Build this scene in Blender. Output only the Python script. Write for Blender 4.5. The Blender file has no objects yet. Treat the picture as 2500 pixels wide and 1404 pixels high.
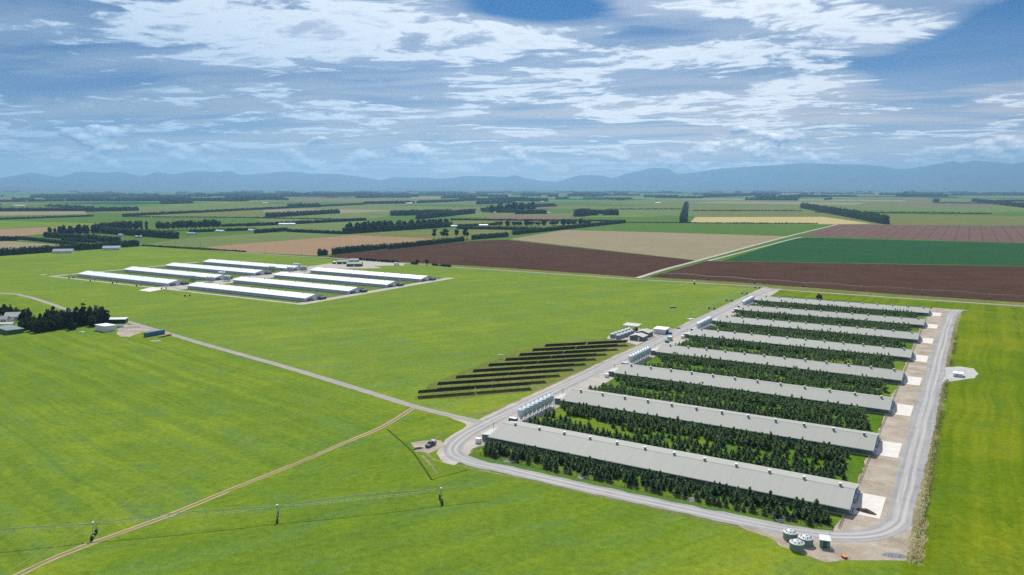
import bpy, math, random
from mathutils import Vector, Matrix, noise as mnoise

R = math.radians
SC = bpy.context.scene
COL = SC.collection
rnd = random.Random(7)

# ------------------------------------------------------------------ camera
CAM_H = 95.0            # metres above the plain
FOCAL = 1857.0          # focal length in pixels of the 2500 px wide photograph
HORIZ = 456.5
PITCH = math.atan((702.0 - HORIZ) / FOCAL)
cam_data = bpy.data.cameras.new('camera')
cam = bpy.data.objects.new('camera', cam_data)
COL.objects.link(cam)
cam.location = (0, 0, CAM_H)
cam.rotation_euler = (math.pi / 2 - PITCH, 0, 0)
cam_data.sensor_fit = 'HORIZONTAL'
cam_data.sensor_width = 36.0
cam_data.lens = FOCAL / 2500.0 * 36.0
cam_data.clip_start = 1.0
cam_data.clip_end = 120000.0
SC.camera = cam

# ------------------------------------------------------------------ light
SUN_EL, SUN_AZ = 49.0, -4.0      # elevation; azimuth measured from +Y towards +X
sun_data = bpy.data.lights.new('sun', 'SUN')
sun_data.energy = 4.4
sun_data.angle = R(0.5)
sun_data.color = (1.0, 0.955, 0.89)
sun = bpy.data.objects.new('sun', sun_data)
COL.objects.link(sun)
sun.rotation_euler = (-R(90 - SUN_EL), 0, -R(SUN_AZ))
sun.location = (0, 300, 400)
SC.view_settings.view_transform = 'Standard'
SC.view_settings.look = 'None'
SC.view_settings.exposure = 0.32
SC.view_settings.gamma = 1.0
SC.view_settings.use_curve_mapping = False
SC.cycles.use_denoising = False
SC.cycles.max_bounces = 7
SC.cycles.diffuse_bounces = 4
SC.cycles.glossy_bounces = 2
SC.cycles.volume_bounces = 0


# ------------------------------------------------------------------ node helper
class NT:
    def __init__(s, tree):
        s.t = tree
        s.t.nodes.clear()

    def new(s, typ, ins=None, **props):
        n = s.t.nodes.new(typ)
        for k, v in props.items():
            setattr(n, k, v)
        for k, v in (ins or {}).items():
            s.put(n.inputs[k], v)
        return n

    def put(s, sock, v):
        if isinstance(v, bpy.types.NodeSocket):
            s.t.links.new(v, sock)
        elif isinstance(v, (tuple, list)):
            v = tuple(v)
            if sock.type == 'RGBA' and len(v) == 3:
                v = v + (1.0,)
            sock.default_value = v
        else:
            sock.default_value = v

    def m(s, op, a, b=0.0, c=0.0, clamp=False):
        return s.new('ShaderNodeMath', {0: a, 1: b, 2: c}, operation=op, use_clamp=clamp).outputs[0]

    def vm(s, op, a, b=(0, 0, 0), out=0):
        return s.new('ShaderNodeVectorMath', {0: a, 1: b}, operation=op).outputs[out]

    def xyz(s, x, y, z=0.0):
        return s.new('ShaderNodeCombineXYZ', {0: x, 1: y, 2: z}).outputs[0]

    def sep(s, v):
        return s.new('ShaderNodeSeparateXYZ', {0: v}).outputs

    def noise(s, vec, scale, detail=3.0, rough=0.55, dist=0.0):
        return s.new('ShaderNodeTexNoise', {'Vector': vec, 'Scale': scale, 'Detail': detail, 'Roughness': rough,
                                            'Distortion': dist}).outputs['Fac']

    def ss(s, x, a, b):
        return s.new('ShaderNodeMapRange', {0: x, 1: a, 2: b, 3: 0.0, 4: 1.0}, interpolation_type='SMOOTHSTEP').outputs[0]

    def lin(s, x, a, b, c, d):
        return s.new('ShaderNodeMapRange', {0: x, 1: a, 2: b, 3: c, 4: d}, clamp=True).outputs[0]

    def mix(s, f, a, b, mode='MIX'):
        n = s.new('ShaderNodeMix', data_type='RGBA', blend_type=mode)
        s.put(n.inputs[0], f)
        s.put(n.inputs[6], a)
        s.put(n.inputs[7], b)
        return n.outputs[2]

    def scale(s, vec, k):
        return s.vm('MULTIPLY', vec, k)

    def rot2(s, vec, ang):
        c, d = math.cos(ang), math.sin(ang)
        x, y, z = s.sep(vec)
        return s.xyz(s.m('ADD', s.m('MULTIPLY', x, c), s.m('MULTIPLY', y, d)),
                     s.m('SUBTRACT', s.m('MULTIPLY', y, c), s.m('MULTIPLY', x, d)), z)


def px_dir(px, py):
    x, y = (px - 1250.0) / FOCAL, (702.0 - py) / FOCAL
    c, s = math.cos(PITCH), math.sin(PITCH)
    return Vector((x, c + y * s, -s + y * c)).normalized()


def G(px, py, z=0.0):
    """point of the plain that the photograph shows at a pixel"""
    d = px_dir(px, py)
    t = (z - CAM_H) / d.z
    return Vector((d.x * t, d.y * t, z))


# ------------------------------------------------------------------ sky
world = bpy.data.worlds.new('World')
SC.world = world
world.use_nodes = True
w = NT(world.node_tree)
SKY = 0.084
sky = w.new('ShaderNodeTexSky', sky_type='NISHITA', sun_disc=False, sun_elevation=R(SUN_EL), sun_rotation=R(SUN_AZ),
            air_density=0.6, dust_density=0.0, ozone_density=6.0)
skyc = w.new('ShaderNodeHueSaturation', {'Saturation': 1.9, 'Value': 0.60, 'Color': sky.outputs[0]}).outputs[0]
dirv = w.new('ShaderNodeTexCoord').outputs['Generated']
dx, dy, dz = w.sep(dirv)
zc = w.m('ADD', w.m('MAXIMUM', dz, 0.0), 0.05)
pp = w.xyz(w.m('DIVIDE', dx, zc), w.m('DIVIDE', dy, zc), 0.0)


def sky_p(px, py):
    d = px_dir(px, py)
    k = max(d.z, 0) + 0.05
    return d.x / k, d.y / k


# large cloud masses and blue gaps of this day's sky (cloud-plane coordinates)
masses = [  # px, py, radius across, radius deep, weight
    (1320, 18, 0.36, 0.26, -0.40), (1600, 70, 0.55, 0.36, -0.20), (2510, 110, 0.50, 1.3, -0.55), (2460, 30, 0.3, 0.3, -0.1), (30, 190, 0.7, 0.8, -0.12),
    (950, 215, 0.5, 0.7, -0.10), (1080, 110, 1.1, 0.9, 0.11), (700, 100, 1.3, 0.5, 0.06), (1900, 40, 0.9, 0.5, 0.14),
    (1750, 125, 0.6, 0.4, 0.07), (1300, 230, 2.2, 1.0, 0.06), (2250, 190, 1.4, 1.6, 0.08), (350, 60, 1.0, 0.6, 0.03),
]
bias = None
for (mx, my, ra, rb, wt) in masses:
    ax, ay = sky_p(mx, my)
    dd = w.vm('MULTIPLY', w.vm('SUBTRACT', pp, (ax, ay, 0)), (1 / ra, 1 / rb, 0))
    g = w.m('MULTIPLY', w.m('EXPONENT', w.m('MULTIPLY', w.vm('DOT_PRODUCT', dd, dd, out=1), -1.0)), wt)
    bias = g if bias is None else w.m('ADD', bias, g)
warp = w.new('ShaderNodeTexNoise', {'Vector': pp, 'Scale': 0.8, 'Detail': 3.0}).outputs['Color']
pw = w.vm('ADD', w.rot2(pp, R(-14)), w.vm('MULTIPLY', w.vm('SUBTRACT', warp, (0.5, 0.5, 0.5)), (1.1, 0.7, 0)))
n1 = w.noise(w.vm('MULTIPLY', pw, (0.85, 1.05, 1)), 0.95, 12.0, 0.62, 0.15)
n2 = w.noise(w.vm('ADD', w.vm('MULTIPLY', pw, (0.35, 1.0, 1)), (7.3, 2.1, 0)), 1.3, 8.0, 0.6, 0.5)
n3 = w.noise(w.vm('ADD', pw, (3.3, 12.1, 0)), 5.0, 5.0, 0.6)
n4 = w.noise(w.vm('ADD', w.vm('MULTIPLY', pw, (0.7, 1.4, 1)), (17.7, 5.3, 0)), 2.4, 6.0, 0.6, 0.3)
f1 = w.m('ADD', w.m('ADD', w.m('ADD', n1, w.m('MULTIPLY', w.m('SUBTRACT', n4, 0.5), 0.30)), bias), w.m('MULTIPLY', w.m('SUBTRACT', n3, 0.5), 0.24))
veil_b = w.m('MULTIPLY', bias, 1.0)
veil = w.m('MULTIPLY', w.ss(w.m('ADD', n2, w.m('MULTIPLY', veil_b, 1.9)), 0.22, 0.54), 0.92)
deep = w.lin(dz, 0.02, 0.20, 1.0, 0.0)
veil = w.m('MAXIMUM', veil, w.m('MULTIPLY', deep, 0.92))
vcol = w.mix(w.ss(n2, 0.33, 0.64), (2.3, 3.3, 5.0), (5.2, 5.6, 6.6))
vcol = w.mix(w.m('MULTIPLY', w.lin(dz, 0.03, 0.15, 1.0, 0.0), w.lin(n2, 0.3, 0.6, 0.45, 1.0)), vcol, (8.0, 6.4, 5.0))
c1 = w.mix(veil, skyc, vcol)
dens = w.ss(f1, 0.505, 0.585)
f2 = w.m('ADD', f1, w.m('MULTIPLY', w.m('SUBTRACT', n3, 0.5), 0.35))
ccol = w.mix(w.ss(f2, 0.50, 0.62), (5.4, 6.0, 7.1), (11.2, 11.1, 11.0))           # bright rims ...
ccol = w.mix(w.m('MULTIPLY', w.ss(f2, 0.68, 0.84), 0.75), ccol, (5.0, 5.5, 6.7))        # ... and grey thick hearts
c2 = w.mix(w.m('MULTIPLY', dens, 0.93), c1, ccol)
# cumulus bank standing over the ranges
az = w.m('ARCTAN2', dx, dy)
qq = w.xyz(w.m('MULTIPLY', az, 1.0), w.m('MULTIPLY', dz, 2.1), 0.0)
cn = w.noise(qq, 17.0, 6.0, 0.56, 0.0)
cnu = w.noise(w.vm('ADD', qq, (0.002, 0.012, 0)), 17.0, 6.0, 0.56, 0.0)
big = w.noise(w.xyz(az, 0.0, 0.0), 5.0, 2.0, 0.5)
top = w.lin(big, 0.35, 0.65, 0.040, 0.078)
band = w.m('MULTIPLY', w.ss(dz, 0.012, 0.022), w.m('SUBTRACT', 1.0, w.ss(w.m('SUBTRACT', dz, top), -0.012, 0.012)))
cd = w.ss(w.m('ADD', w.m('MULTIPLY', cn, 1.0), w.m('MULTIPLY', w.m('SUBTRACT', band, 1.0), 0.5)), 0.45, 0.55)
lit = w.m('ADD', 0.42, w.m('MULTIPLY', w.m('SUBTRACT', cn, cnu), 5.5), clamp=True)
cuc = w.mix(lit, (1.6, 2.6, 4.2), (17.0, 16.0, 15.2))
c3 = w.mix(w.m('MULTIPLY', cd, w.lin(big, 0.40, 0.60, 0.45, 0.92)), c2, cuc)
sd_ = (math.sin(R(SUN_AZ)) * math.cos(R(SUN_EL)), math.cos(R(SUN_AZ)) * math.cos(R(SUN_EL)), math.sin(R(SUN_EL)))
gl_ = w.lin(w.vm('DOT_PRODUCT', dirv, sd_, out=1), 0.50, 0.74, 0.74, 1.0)       # thin cloud shines towards the sun
hb = w.lin(dz, 0.0, 0.13, 1.75, 1.0)                        # thick bright air low down
c3 = w.vm('MULTIPLY', c3, w.xyz(w.m('POWER', hb, 1.1), w.m('POWER', hb, 0.8), w.m('POWER', hb, 0.45)))
c3 = w.vm('MULTIPLY', c3, w.xyz(w.m('POWER', gl_, 1.35), w.m('POWER', gl_, 1.1), w.m('POWER', gl_, 0.7)))
for (mx, my, ra, rb, wt) in ((-250, 290, 5.0, 6.0, 0.85), (350, 350, 4.5, 6.0, 0.45), (60, 120, 1.6, 1.6, 0.30), (2300, 360, 4.0, 3.0, 0.25), (1900, 110, 1.2, 0.9, 0.18)):   # thicker, darker cloud
    ax, ay = sky_p(mx, my)
    dd = w.vm('MULTIPLY', w.vm('SUBTRACT', pp, (ax, ay, 0)), (1 / ra, 1 / rb, 0))
    g = w.m('MULTIPLY', w.m('EXPONENT', w.m('MULTIPLY', w.vm('DOT_PRODUCT', dd, dd, out=1), -1.0)), wt)
    c3 = w.mix(g, c3, w.vm('MULTIPLY', c3, (0.42, 0.58, 0.76)))
bg = w.new('ShaderNodeBackground', {'Color': c3, 'Strength': SKY})
w.t.links.new(bg.outputs[0], w.new('ShaderNodeOutputWorld').inputs[0])


# ------------------------------------------------------------------ frames
def rotv(a):
    return Vector((math.cos(R(a)), math.sin(R(a)), 0))


U_ANG, V_ANG = -31.2, 58.65
UO, UX, VX = Vector((-8.4, 275.0, 0)), rotv(U_ANG), rotv(V_ANG)
W_ANG = -31.8
WO, WX, WY = Vector((-172.6, 628.5, 0)), rotv(W_ANG), rotv(59.0)


def UV(u, v, z=0.0):
    p = UO + UX * u + VX * v
    return Vector((p.x, p.y, z))


def AB(a, b, z=0.0):
    p = WO + WX * a + WY * b
    return Vector((p.x, p.y, z))


# ------------------------------------------------------------------ objects
def tag(o, label=None, cat=None, group=None, kind=None):
    if label:
        o['label'] = label
    if cat:
        o['category'] = cat
    if group:
        o['group'] = group
    if kind:
        o['kind'] = kind
    return o


def thing(name, label, cat, loc=(0, 0, 0), rz=0.0, group=None):
    o = bpy.data.objects.new(name, None)
    o.empty_display_size = 0.5
    COL.objects.link(o)
    o.location = loc
    o.rotation_euler = (0, 0, R(rz))
    return tag(o, label, cat, group)


def link_mesh(name, me, parent=None, loc=None, rz=None):
    o = bpy.data.objects.new(name, me)
    COL.objects.link(o)
    if parent is not None:
        o.parent = parent
    if loc is not None:
        o.location = loc
    if rz is not None:
        o.rotation_euler = (0, 0, R(rz))
    return o


def copy_tree(o, parent=None):
    c = o.copy()
    COL.objects.link(c)
    c.parent = parent
    for ch in o.children:
        copy_tree(ch, c)
    return c


class MB:
    def __init__(s):
        s.v, s.f, s.uv, s.sm = [], [], {}, False

    def add(s, vs, fs):
        b = len(s.v)
        s.v.extend([tuple(x) for x in vs])
        s.f.extend([tuple(b + i for i in f) for f in fs])
        return s

    def box(s, x0, x1, y0, y1, z0, z1, rz=0.0, c=None):
        vs = [(x, y, z) for z in (z0, z1) for y in (y0, y1) for x in (x0, x1)]
        if c is not None:
            m = Matrix.Rotation(R(rz), 3, 'Z')
            vs = [tuple(m @ Vector(q) + Vector(c)) for q in vs]
        return s.add(vs, [(0, 2, 3, 1), (4, 5, 7, 6), (0, 1, 5, 4), (2, 6, 7, 3), (1, 3, 7, 5), (0, 4, 6, 2)])

    def tube(s, p0, p1, r0, r1=None, n=6, caps=True):
        r1 = r0 if r1 is None else r1
        p0, p1 = Vector(p0), Vector(p1)
        d = (p1 - p0).normalized()
        a = d.orthogonal().normalized()
        b = d.cross(a)
        vs = []
        for p, r in ((p0, r0), (p1, r1)):
            for i in range(n):
                t = 2 * math.pi * i / n
                vs.append(p + a * (r * math.cos(t)) + b * (r * math.sin(t)))
        fs = [(i, (i + 1) % n, n + (i + 1) % n, n + i) for i in range(n)]
        if caps:
            fs += [tuple(range(n - 1, -1, -1)), tuple(range(n, 2 * n))]
        return s.add(vs, fs)

    def lathe(s, prof, n=20, c=(0, 0, 0), cap0=True, cap1=True):
        vs = []
        for r, z in prof:
            for i in range(n):
                t = 2 * math.pi * i / n
                vs.append((c[0] + r * math.cos(t), c[1] + r * math.sin(t), c[2] + z))
        fs = []
        for k in range(len(prof) - 1):
            for i in range(n):
                j = (i + 1) % n
                fs.append((k * n + i, k * n + j, (k + 1) * n + j, (k + 1) * n + i))
        if cap0:
            fs.append(tuple(range(n - 1, -1, -1)))
        if cap1:
            fs.append(tuple((len(prof) - 1) * n + i for i in range(n)))
        return s.add(vs, fs)

    def prism_x(s, prof, x0, x1):
        """profile of (y, z) extruded along x"""
        n = len(prof)
        vs = [(x0, y, z) for y, z in prof] + [(x1, y, z) for y, z in prof]
        fs = [(i, (i + 1) % n, n + (i + 1) % n, n + i) for i in range(n)]
        fs += [tuple(range(n - 1, -1, -1)), tuple(range(n, 2 * n))]
        return s.add(vs, fs)

    def prism_y(s, prof, y0, y1):
        n = len(prof)
        vs = [(x, y0, z) for x, z in prof] + [(x, y1, z) for x, z in prof]
        fs = [(i, (i + 1) % n, n + (i + 1) % n, n + i) for i in range(n)]
        fs += [tuple(range(n - 1, -1, -1)), tuple(range(n, 2 * n))]
        return s.add(vs, fs)

    def mesh(s, name, mat, smooth=False):
        me = bpy.data.meshes.new(name)
        me.from_pydata(s.v, [], s.f)
        if mat is not None:
            me.materials.append(mat)
        if smooth:
            me.shade_smooth()
        me.update()
        return me

    def build(s, name, mat, parent=None, loc=None, rz=None, smooth=False):
        return link_mesh(name, s.mesh(name, mat, smooth), parent, loc, rz)


# ------------------------------------------------------------------ materials
MATS = {}


def new_mat(name):
    m = bpy.data.materials.new(name)
    m.use_nodes = True
    MATS[name] = m
    return m, NT(m.node_tree)


def finish(t, col, rough=0.85, metal=0.0, bump=None, bstr=0.3, bdist=0.1, spec=0.3):
    b = t.new('ShaderNodeBsdfPrincipled', {'Base Color': col, 'Roughness': rough, 'Metallic': metal, 'Specular IOR Level': spec})
    if bump is not None:
        bn = t.new('ShaderNodeBump', {'Height': bump, 'Strength': bstr, 'Distance': bdist})
        t.t.links.new(bn.outputs[0], b.inputs['Normal'])
    t.t.links.new(b.outputs[0], t.new('ShaderNodeOutputMaterial').inputs[0])


def pos(t):
    return t.new('ShaderNodeNewGeometry').outputs['Position']


def plain(name, col, rough=0.7, metal=0.0, var=0.18, scale=1.5, spec=0.3, streak=0.0):
    m, t = new_mat(name)
    p = pos(t)
    n = t.noise(p, scale, 4.0, 0.6)
    n2 = t.noise(p, scale * 9, 2.0, 0.5)
    f = t.m('ADD', t.m('MULTIPLY', n, 0.7), t.m('MULTIPLY', n2, 0.3))
    if streak:
        f = t.m('ADD', t.m('MULTIPLY', f, 1 - streak), t.m('MULTIPLY', t.noise(t.vm('MULTIPLY', p, (1, 1, 0.15)), scale * 4, 2.0), streak))
    lo = tuple(c * (1 - var) for c in col)
    hi = tuple(min(c * (1 + var), 0.95) for c in col)
    finish(t, t.mix(t.lin(f, 0.3, 0.7, 0, 1), lo, hi), rough, metal, spec=spec)
    return m


def grass(name, dark, mid, yel, ang=0.0, stripe=0.5, seed=0.0, ypos=0.5, fine=1.0, stripe_w=0.10):
    m, t = new_mat(name)
    p = t.vm('ADD', pos(t), (seed * 131.0, seed * 57.0, 0))
    q = t.rot2(p, R(ang))
    big = t.noise(p, 0.011, 4.0, 0.55)
    med = t.noise(p, 0.06, 4.0, 0.6, 0.4)
    sml = t.noise(p, 0.42, 4.0, 0.75)
    fin = t.noise(p, 2.1, 2.0, 0.7)
    wv = t.vm('MULTIPLY', t.new('ShaderNodeTexNoise', {'Vector': p, 'Scale': 0.02, 'Detail': 1.0}).outputs['Color'], (0, 9.0, 0))
    qs = t.vm('MULTIPLY', t.vm('ADD', q, wv), (0.006, 1.0, 0))
    st = t.noise(qs, stripe_w, 3.0, 0.6)
    st2 = t.noise(qs, stripe_w * 4.5, 2.0, 0.6)
    s = t.m('ADD', t.m('MULTIPLY', t.m('SUBTRACT', st, 0.5), stripe), t.m('MULTIPLY', t.m('SUBTRACT', st2, 0.5), stripe * 0.6))
    base = t.m('ADD', t.m('ADD', t.m('MULTIPLY', med, 0.55), t.m('MULTIPLY', big, 0.45)), s)
    c = t.mix(t.lin(base, 0.24, 0.70, 0, 1), dark, mid)
    yf = t.m('ADD', t.m('ADD', t.m('MULTIPLY', big, 0.75), t.m('MULTIPLY', med, 0.25)), t.m('MULTIPLY', s, 0.5))
    c = t.mix(t.m('MULTIPLY', t.lin(yf, ypos, ypos + 0.22, 0, 1), 0.65), c, yel)
    bl = t.noise(t.vm('ADD', t.vm('MULTIPLY', q, (0.35, 1.0, 0)), (33.0, 71.0, 0)), 0.10, 4.0, 0.65, 0.6)
    c = t.mix(t.m('MULTIPLY', t.lin(bl, 0.50, 0.68, 0, 1), 0.45), c, (dark[0] * 0.95, dark[1] * 1.12, dark[2] * 3.2))
    grain = t.m('ADD', t.m('MULTIPLY', sml, 0.5), t.m('MULTIPLY', fin, 0.5))
    k = t.lin(grain, 0.28, 0.72, 1.0 - 0.48 * fine, 1.0 + 0.48 * fine)
    c = t.vm('MULTIPLY', c, t.xyz(k, k, k))
    finish(t, c, 0.9, bump=grain, bstr=0.35, bdist=0.5, spec=0.0)
    return m


def soil(name, c0, c1, ang=0.0, stripe=0.4, w_=0.35, line=None):
    m, t = new_mat(name)
    p = pos(t)
    q = t.rot2(p, R(ang))
    st = t.noise(t.vm('MULTIPLY', q, (0.01, 1.0, 0)), w_, 3.0, 0.6)
    med = t.noise(p, 0.03, 4.0, 0.6)
    fin = t.noise(p, 0.9, 3.0, 0.7)
    low = t.noise(p, 0.006, 3.0, 0.6, 0.5)
    med = t.m('ADD', t.m('MULTIPLY', med, 0.6), t.m('MULTIPLY', low, 0.4))
    f = t.m('ADD', t.m('ADD', t.m('MULTIPLY', t.m('SUBTRACT', st, 0.5), stripe), t.m('MULTIPLY', med, 0.7)), t.m('MULTIPLY', fin, 0.3))
    c = t.mix(t.lin(f, 0.3, 0.7, 0, 1), c0, c1)
    if line:                                  # tramlines of the drill
        y = t.sep(q)[1]
        fr = t.m('PINGPONG', y, line[0] / 2)
        k = t.m('MULTIPLY', t.m('SUBTRACT', 1.0, t.ss(fr, line[1], line[1] * 2.2)), 0.7)
        c = t.mix(k, c, line[2])
    finish(t, c, 0.95, bump=fin, bstr=0.4, bdist=0.3, spec=0.0)
    return m


def gravel(name, c0, c1, tracks=None):
    m, t = new_mat(name)
    p = pos(t)
    a = t.noise(p, 0.12, 4.0, 0.65, 0.3)
    b = t.noise(p, 1.3, 4.0, 0.7)
    f = t.m('ADD', t.m('MULTIPLY', a, 0.6), t.m('MULTIPLY', b, 0.4))
    c = t.mix(t.lin(f, 0.33, 0.67, 0, 1), c0, c1)
    damp = t.noise(p, 0.055, 5.0, 0.7, 0.8)
    c = t.mix(t.m('MULTIPLY', t.lin(damp, 0.54, 0.70, 0, 1), 0.40), c, tuple(k * 0.62 for k in c0))
    if tracks:                                # UV: x across the road in metres, y along it
        uv = t.new('ShaderNodeUVMap', uv_map='road').outputs[0]
        x, y, _ = t.sep(uv)
        wob = t.m('MULTIPLY', t.m('SUBTRACT', t.noise(t.xyz(0.0, y, 0.0), 0.03, 2.0), 0.5), 1.6)
        along = t.noise(t.vm('MULTIPLY', t.xyz(x, y, 0), (1.3, 0.02, 0)), 1.0, 4.0, 0.65)
        xx = t.m('ABSOLUTE', t.m('ADD', x, wob))
        d = t.m('ABSOLUTE', t.m('SUBTRACT', xx, tracks[0]))
        k = t.m('SUBTRACT', 1.0, t.ss(d, 0.25, tracks[1]))
        k = t.m('MULTIPLY', k, t.lin(along, 0.3, 0.6, 0.2, 1.0))
        c = t.mix(t.m('MULTIPLY', k, tracks[3]), c, tracks[2])
        c = t.mix(t.m('MULTIPLY', t.lin(along, 0.45, 0.7, 0, 1), 0.45), c, tracks[2])
    finish(t, c, 0.92, bump=b, bstr=0.3, bdist=0.12, spec=0.05)
    return m


def foliage(name, dark, light, trans=0.25):
    m, t = new_mat(name)
    p = pos(t)
    oi = t.new('ShaderNodeObjectInfo').outputs['Random']
    n = t.noise(p, 0.9, 3.0, 0.6)
    n2 = t.noise(p, 0.13, 2.0, 0.5)
    f = t.m('ADD', t.m('ADD', t.m('MULTIPLY', n, 0.6), t.m('MULTIPLY', n2, 0.4)), t.m('MULTIPLY', t.m('SUBTRACT', oi, 0.5), 0.22))
    c = t.mix(t.lin(f, 0.36, 0.66, 0, 1), dark, light)
    d = t.new('ShaderNodeBsdfDiffuse', {'Color': c})
    tr = t.new('ShaderNodeBsdfTranslucent', {'Color': t.mix(0.5, c, light)})
    mx = t.new('ShaderNodeMixShader', {0: trans, 1: d.outputs[0], 2: tr.outputs[0]})
    t.t.links.new(mx.outputs[0], t.new('ShaderNodeOutputMaterial').inputs[0])
    return m


def roofing(name, col, ang, sheet=0.9, rough=0.6, var=0.06, stain=(0.5, 0.47, 0.42), spec=0.2, st_amt=0.25):
    """long-run steel: narrow ribs up the slope, faint sheet-to-sheet differences"""
    m, t = new_mat(name)
    p = pos(t)
    q = t.rot2(p, R(ang))
    x, y, z = t.sep(q)
    rib = t.m('PINGPONG', x, 0.15)
    rb = t.ss(rib, 0.0, 0.06)
    sh = t.new('ShaderNodeTexWhiteNoise', {'W': t.m('FLOOR', t.m('DIVIDE', x, sheet))}, noise_dimensions='1D').outputs[0]
    bay = t.noise(t.xyz(x, 0.0, 0.0), 0.09, 3.0, 0.6)
    n = t.noise(t.vm('MULTIPLY', q, (1.0, 0.25, 0.25)), 0.5, 4.0, 0.65)
    f = t.m('ADD', t.m('ADD', t.m('MULTIPLY', sh, 0.18), t.m('MULTIPLY', bay, 0.5)), t.m('MULTIPLY', n, 0.35))
    c = t.mix(t.lin(f, 0.3, 0.85, 0, 1), tuple(k * (1 - var) for k in col), tuple(k * (1 + var) for k in col))
    c = t.mix(t.m('MULTIPLY', t.lin(n, 0.5, 0.8, 0, 1), st_amt), c, stain)
    lap = t.m('PINGPONG', x, 1.9)
    c = t.mix(t.m('MULTIPLY', t.m('SUBTRACT', 1.0, t.ss(lap, 0.05, 0.35)), 0.09), c, (0.16, 0.16, 0.15))
    run = t.noise(t.vm('MULTIPLY', q, (1.6, 0.05, 0.05)), 1.0, 4.0, 0.7)
    c = t.mix(t.m('MULTIPLY', t.lin(run, 0.55, 0.75, 0, 1), 0.13), c, (0.20, 0.17, 0.13))
    oi = t.new('ShaderNodeObjectInfo').outputs['Random']
    k = t.lin(oi, 0.0, 1.0, 0.95, 1.05)
    c = t.vm('MULTIPLY', c, t.xyz(k, k, k))
    finish(t, c, rough, 0.0, bump=rb, bstr=0.25, bdist=0.03, spec=spec)
    return m


def cladding(name, col, rough=0.6, var=0.12):
    m, t = new_mat(name)
    p = pos(t)
    x, y, z = t.sep(p)
    rb = t.m('PINGPONG', t.m('ADD', x, y), 0.12)
    n = t.noise(t.vm('MULTIPLY', p, (1, 1, 0.3)), 0.8, 4.0, 0.6)
    c = t.mix(t.lin(n, 0.3, 0.7, 0, 1), tuple(k * (1 - var) for k in col), tuple(k * (1 + var) for k in col))
    finish(t, c, rough, bump=t.ss(rb, 0, 0.05), bstr=0.4, bdist=0.03)
    return m


# pasture
GR_D, GR_M, GR_Y = (0.090, 0.152, 0.019), (0.156, 0.224, 0.022), (0.216, 0.246, 0.024)
grass('pasture', GR_D, GR_M, GR_Y, 20, 0.35, 0)
grass('pasture_left', GR_D, GR_M, GR_Y, -41, 0.62, 1, 0.53, stripe_w=0.16)
grass('pasture_front', GR_D, (0.144, 0.214, 0.017), GR_Y, 33, 0.55, 2, 0.50)
grass('pasture_mid', (0.108, 0.172, 0.026), (0.166, 0.234, 0.028), GR_Y, 32, 0.5, 3, 0.52)
grass('pasture_right', (0.078, 0.130, 0.006), (0.128, 0.182, 0.008), (0.190, 0.205, 0.011), 58, 0.8, 4, 0.44)
grass('yard_grass', (0.050, 0.105, 0.010), (0.115, 0.200, 0.016), (0.20, 0.23, 0.03), 0, 0.1, 5, 0.48, 1.3)
grass('dry_grass', (0.105, 0.130, 0.028), (0.160, 0.180, 0.042), (0.22, 0.21, 0.07), 58, 0.3, 6, 0.5, 1.2)
grass('verge_grass', (0.105, 0.115, 0.030), (0.21, 0.19, 0.08), (0.36, 0.30, 0.19), 58, 0.2, 7, 0.44, 1.3)
grass('shed_grass', (0.075, 0.125, 0.020), (0.120, 0.175, 0.030), (0.20, 0.21, 0.06), -32, 0.3, 8, 0.5, 1.0)
grass('field_green', (0.065, 0.125, 0.022), (0.090, 0.155, 0.028), (0.12, 0.165, 0.04), -31, 0.4, 9, 0.55, 0.8)
grass('field_blue_green', (0.020, 0.068, 0.022), (0.030, 0.086, 0.028), (0.05, 0.10, 0.03), -31, 0.35, 10, 0.62, 1.0)
grass('field_olive', (0.115, 0.135, 0.035), (0.150, 0.165, 0.045), (0.19, 0.18, 0.06), -31, 0.4, 11, 0.5, 0.8)
grass('field_pale', (0.11, 0.15, 0.045), (0.14, 0.18, 0.055), (0.18, 0.19, 0.07), 59, 0.4, 12, 0.5, 0.8)
soil('soil_dark', (0.050, 0.027, 0.018), (0.088, 0.049, 0.033), -31, 0.25)
soil('soil_red', (0.115, 0.070, 0.058), (0.175, 0.108, 0.088), 59, 0.3, 0.3, (22.0, 0.8, (0.09, 0.06, 0.06)))
soil('stubble', (0.225, 0.185, 0.115), (0.290, 0.240, 0.155), -22, 0.35, 0.3, (15.0, 0.8, (0.155, 0.16, 0.07)))
soil('soil_tan', (0.235, 0.155, 0.092), (0.300, 0.205, 0.125), -31, 0.3, 0.2)
soil('straw', (0.36, 0.30, 0.13), (0.44, 0.37, 0.17), -31, 0.3, 0.2)
soil('soil_far', (0.15, 0.105, 0.075), (0.20, 0.145, 0.10), -31, 0.3, 0.1)
gravel('gravel_pale', (0.315, 0.285, 0.245), (0.47, 0.435, 0.385))
gravel('gravel_tan', (0.235, 0.19, 0.135), (0.46, 0.405, 0.335))
gravel('road_gravel', (0.225, 0.225, 0.232), (0.33, 0.325, 0.32), (1.15, 0.95, (0.46, 0.435, 0.40), 0.85))
gravel('track_gravel', (0.22, 0.205, 0.18), (0.32, 0.30, 0.265), (0.95, 0.6, (0.38, 0.355, 0.31), 0.7))
gravel('dirt_track', (0.125, 0.110, 0.040), (0.22, 0.19, 0.085), (0.85, 0.45, (0.40, 0.335, 0.19), 0.95))
gravel('tyre_line', (0.145, 0.19, 0.03), (0.205, 0.235, 0.055))
gravel('dark_line', (0.03, 0.055, 0.008), (0.055, 0.085, 0.014))
plain('concrete', (0.60, 0.565, 0.52), 0.85, var=0.13, scale=0.35)
plain('concrete_grey', (0.40, 0.385, 0.37), 0.85, var=0.14, scale=0.4)
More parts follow.
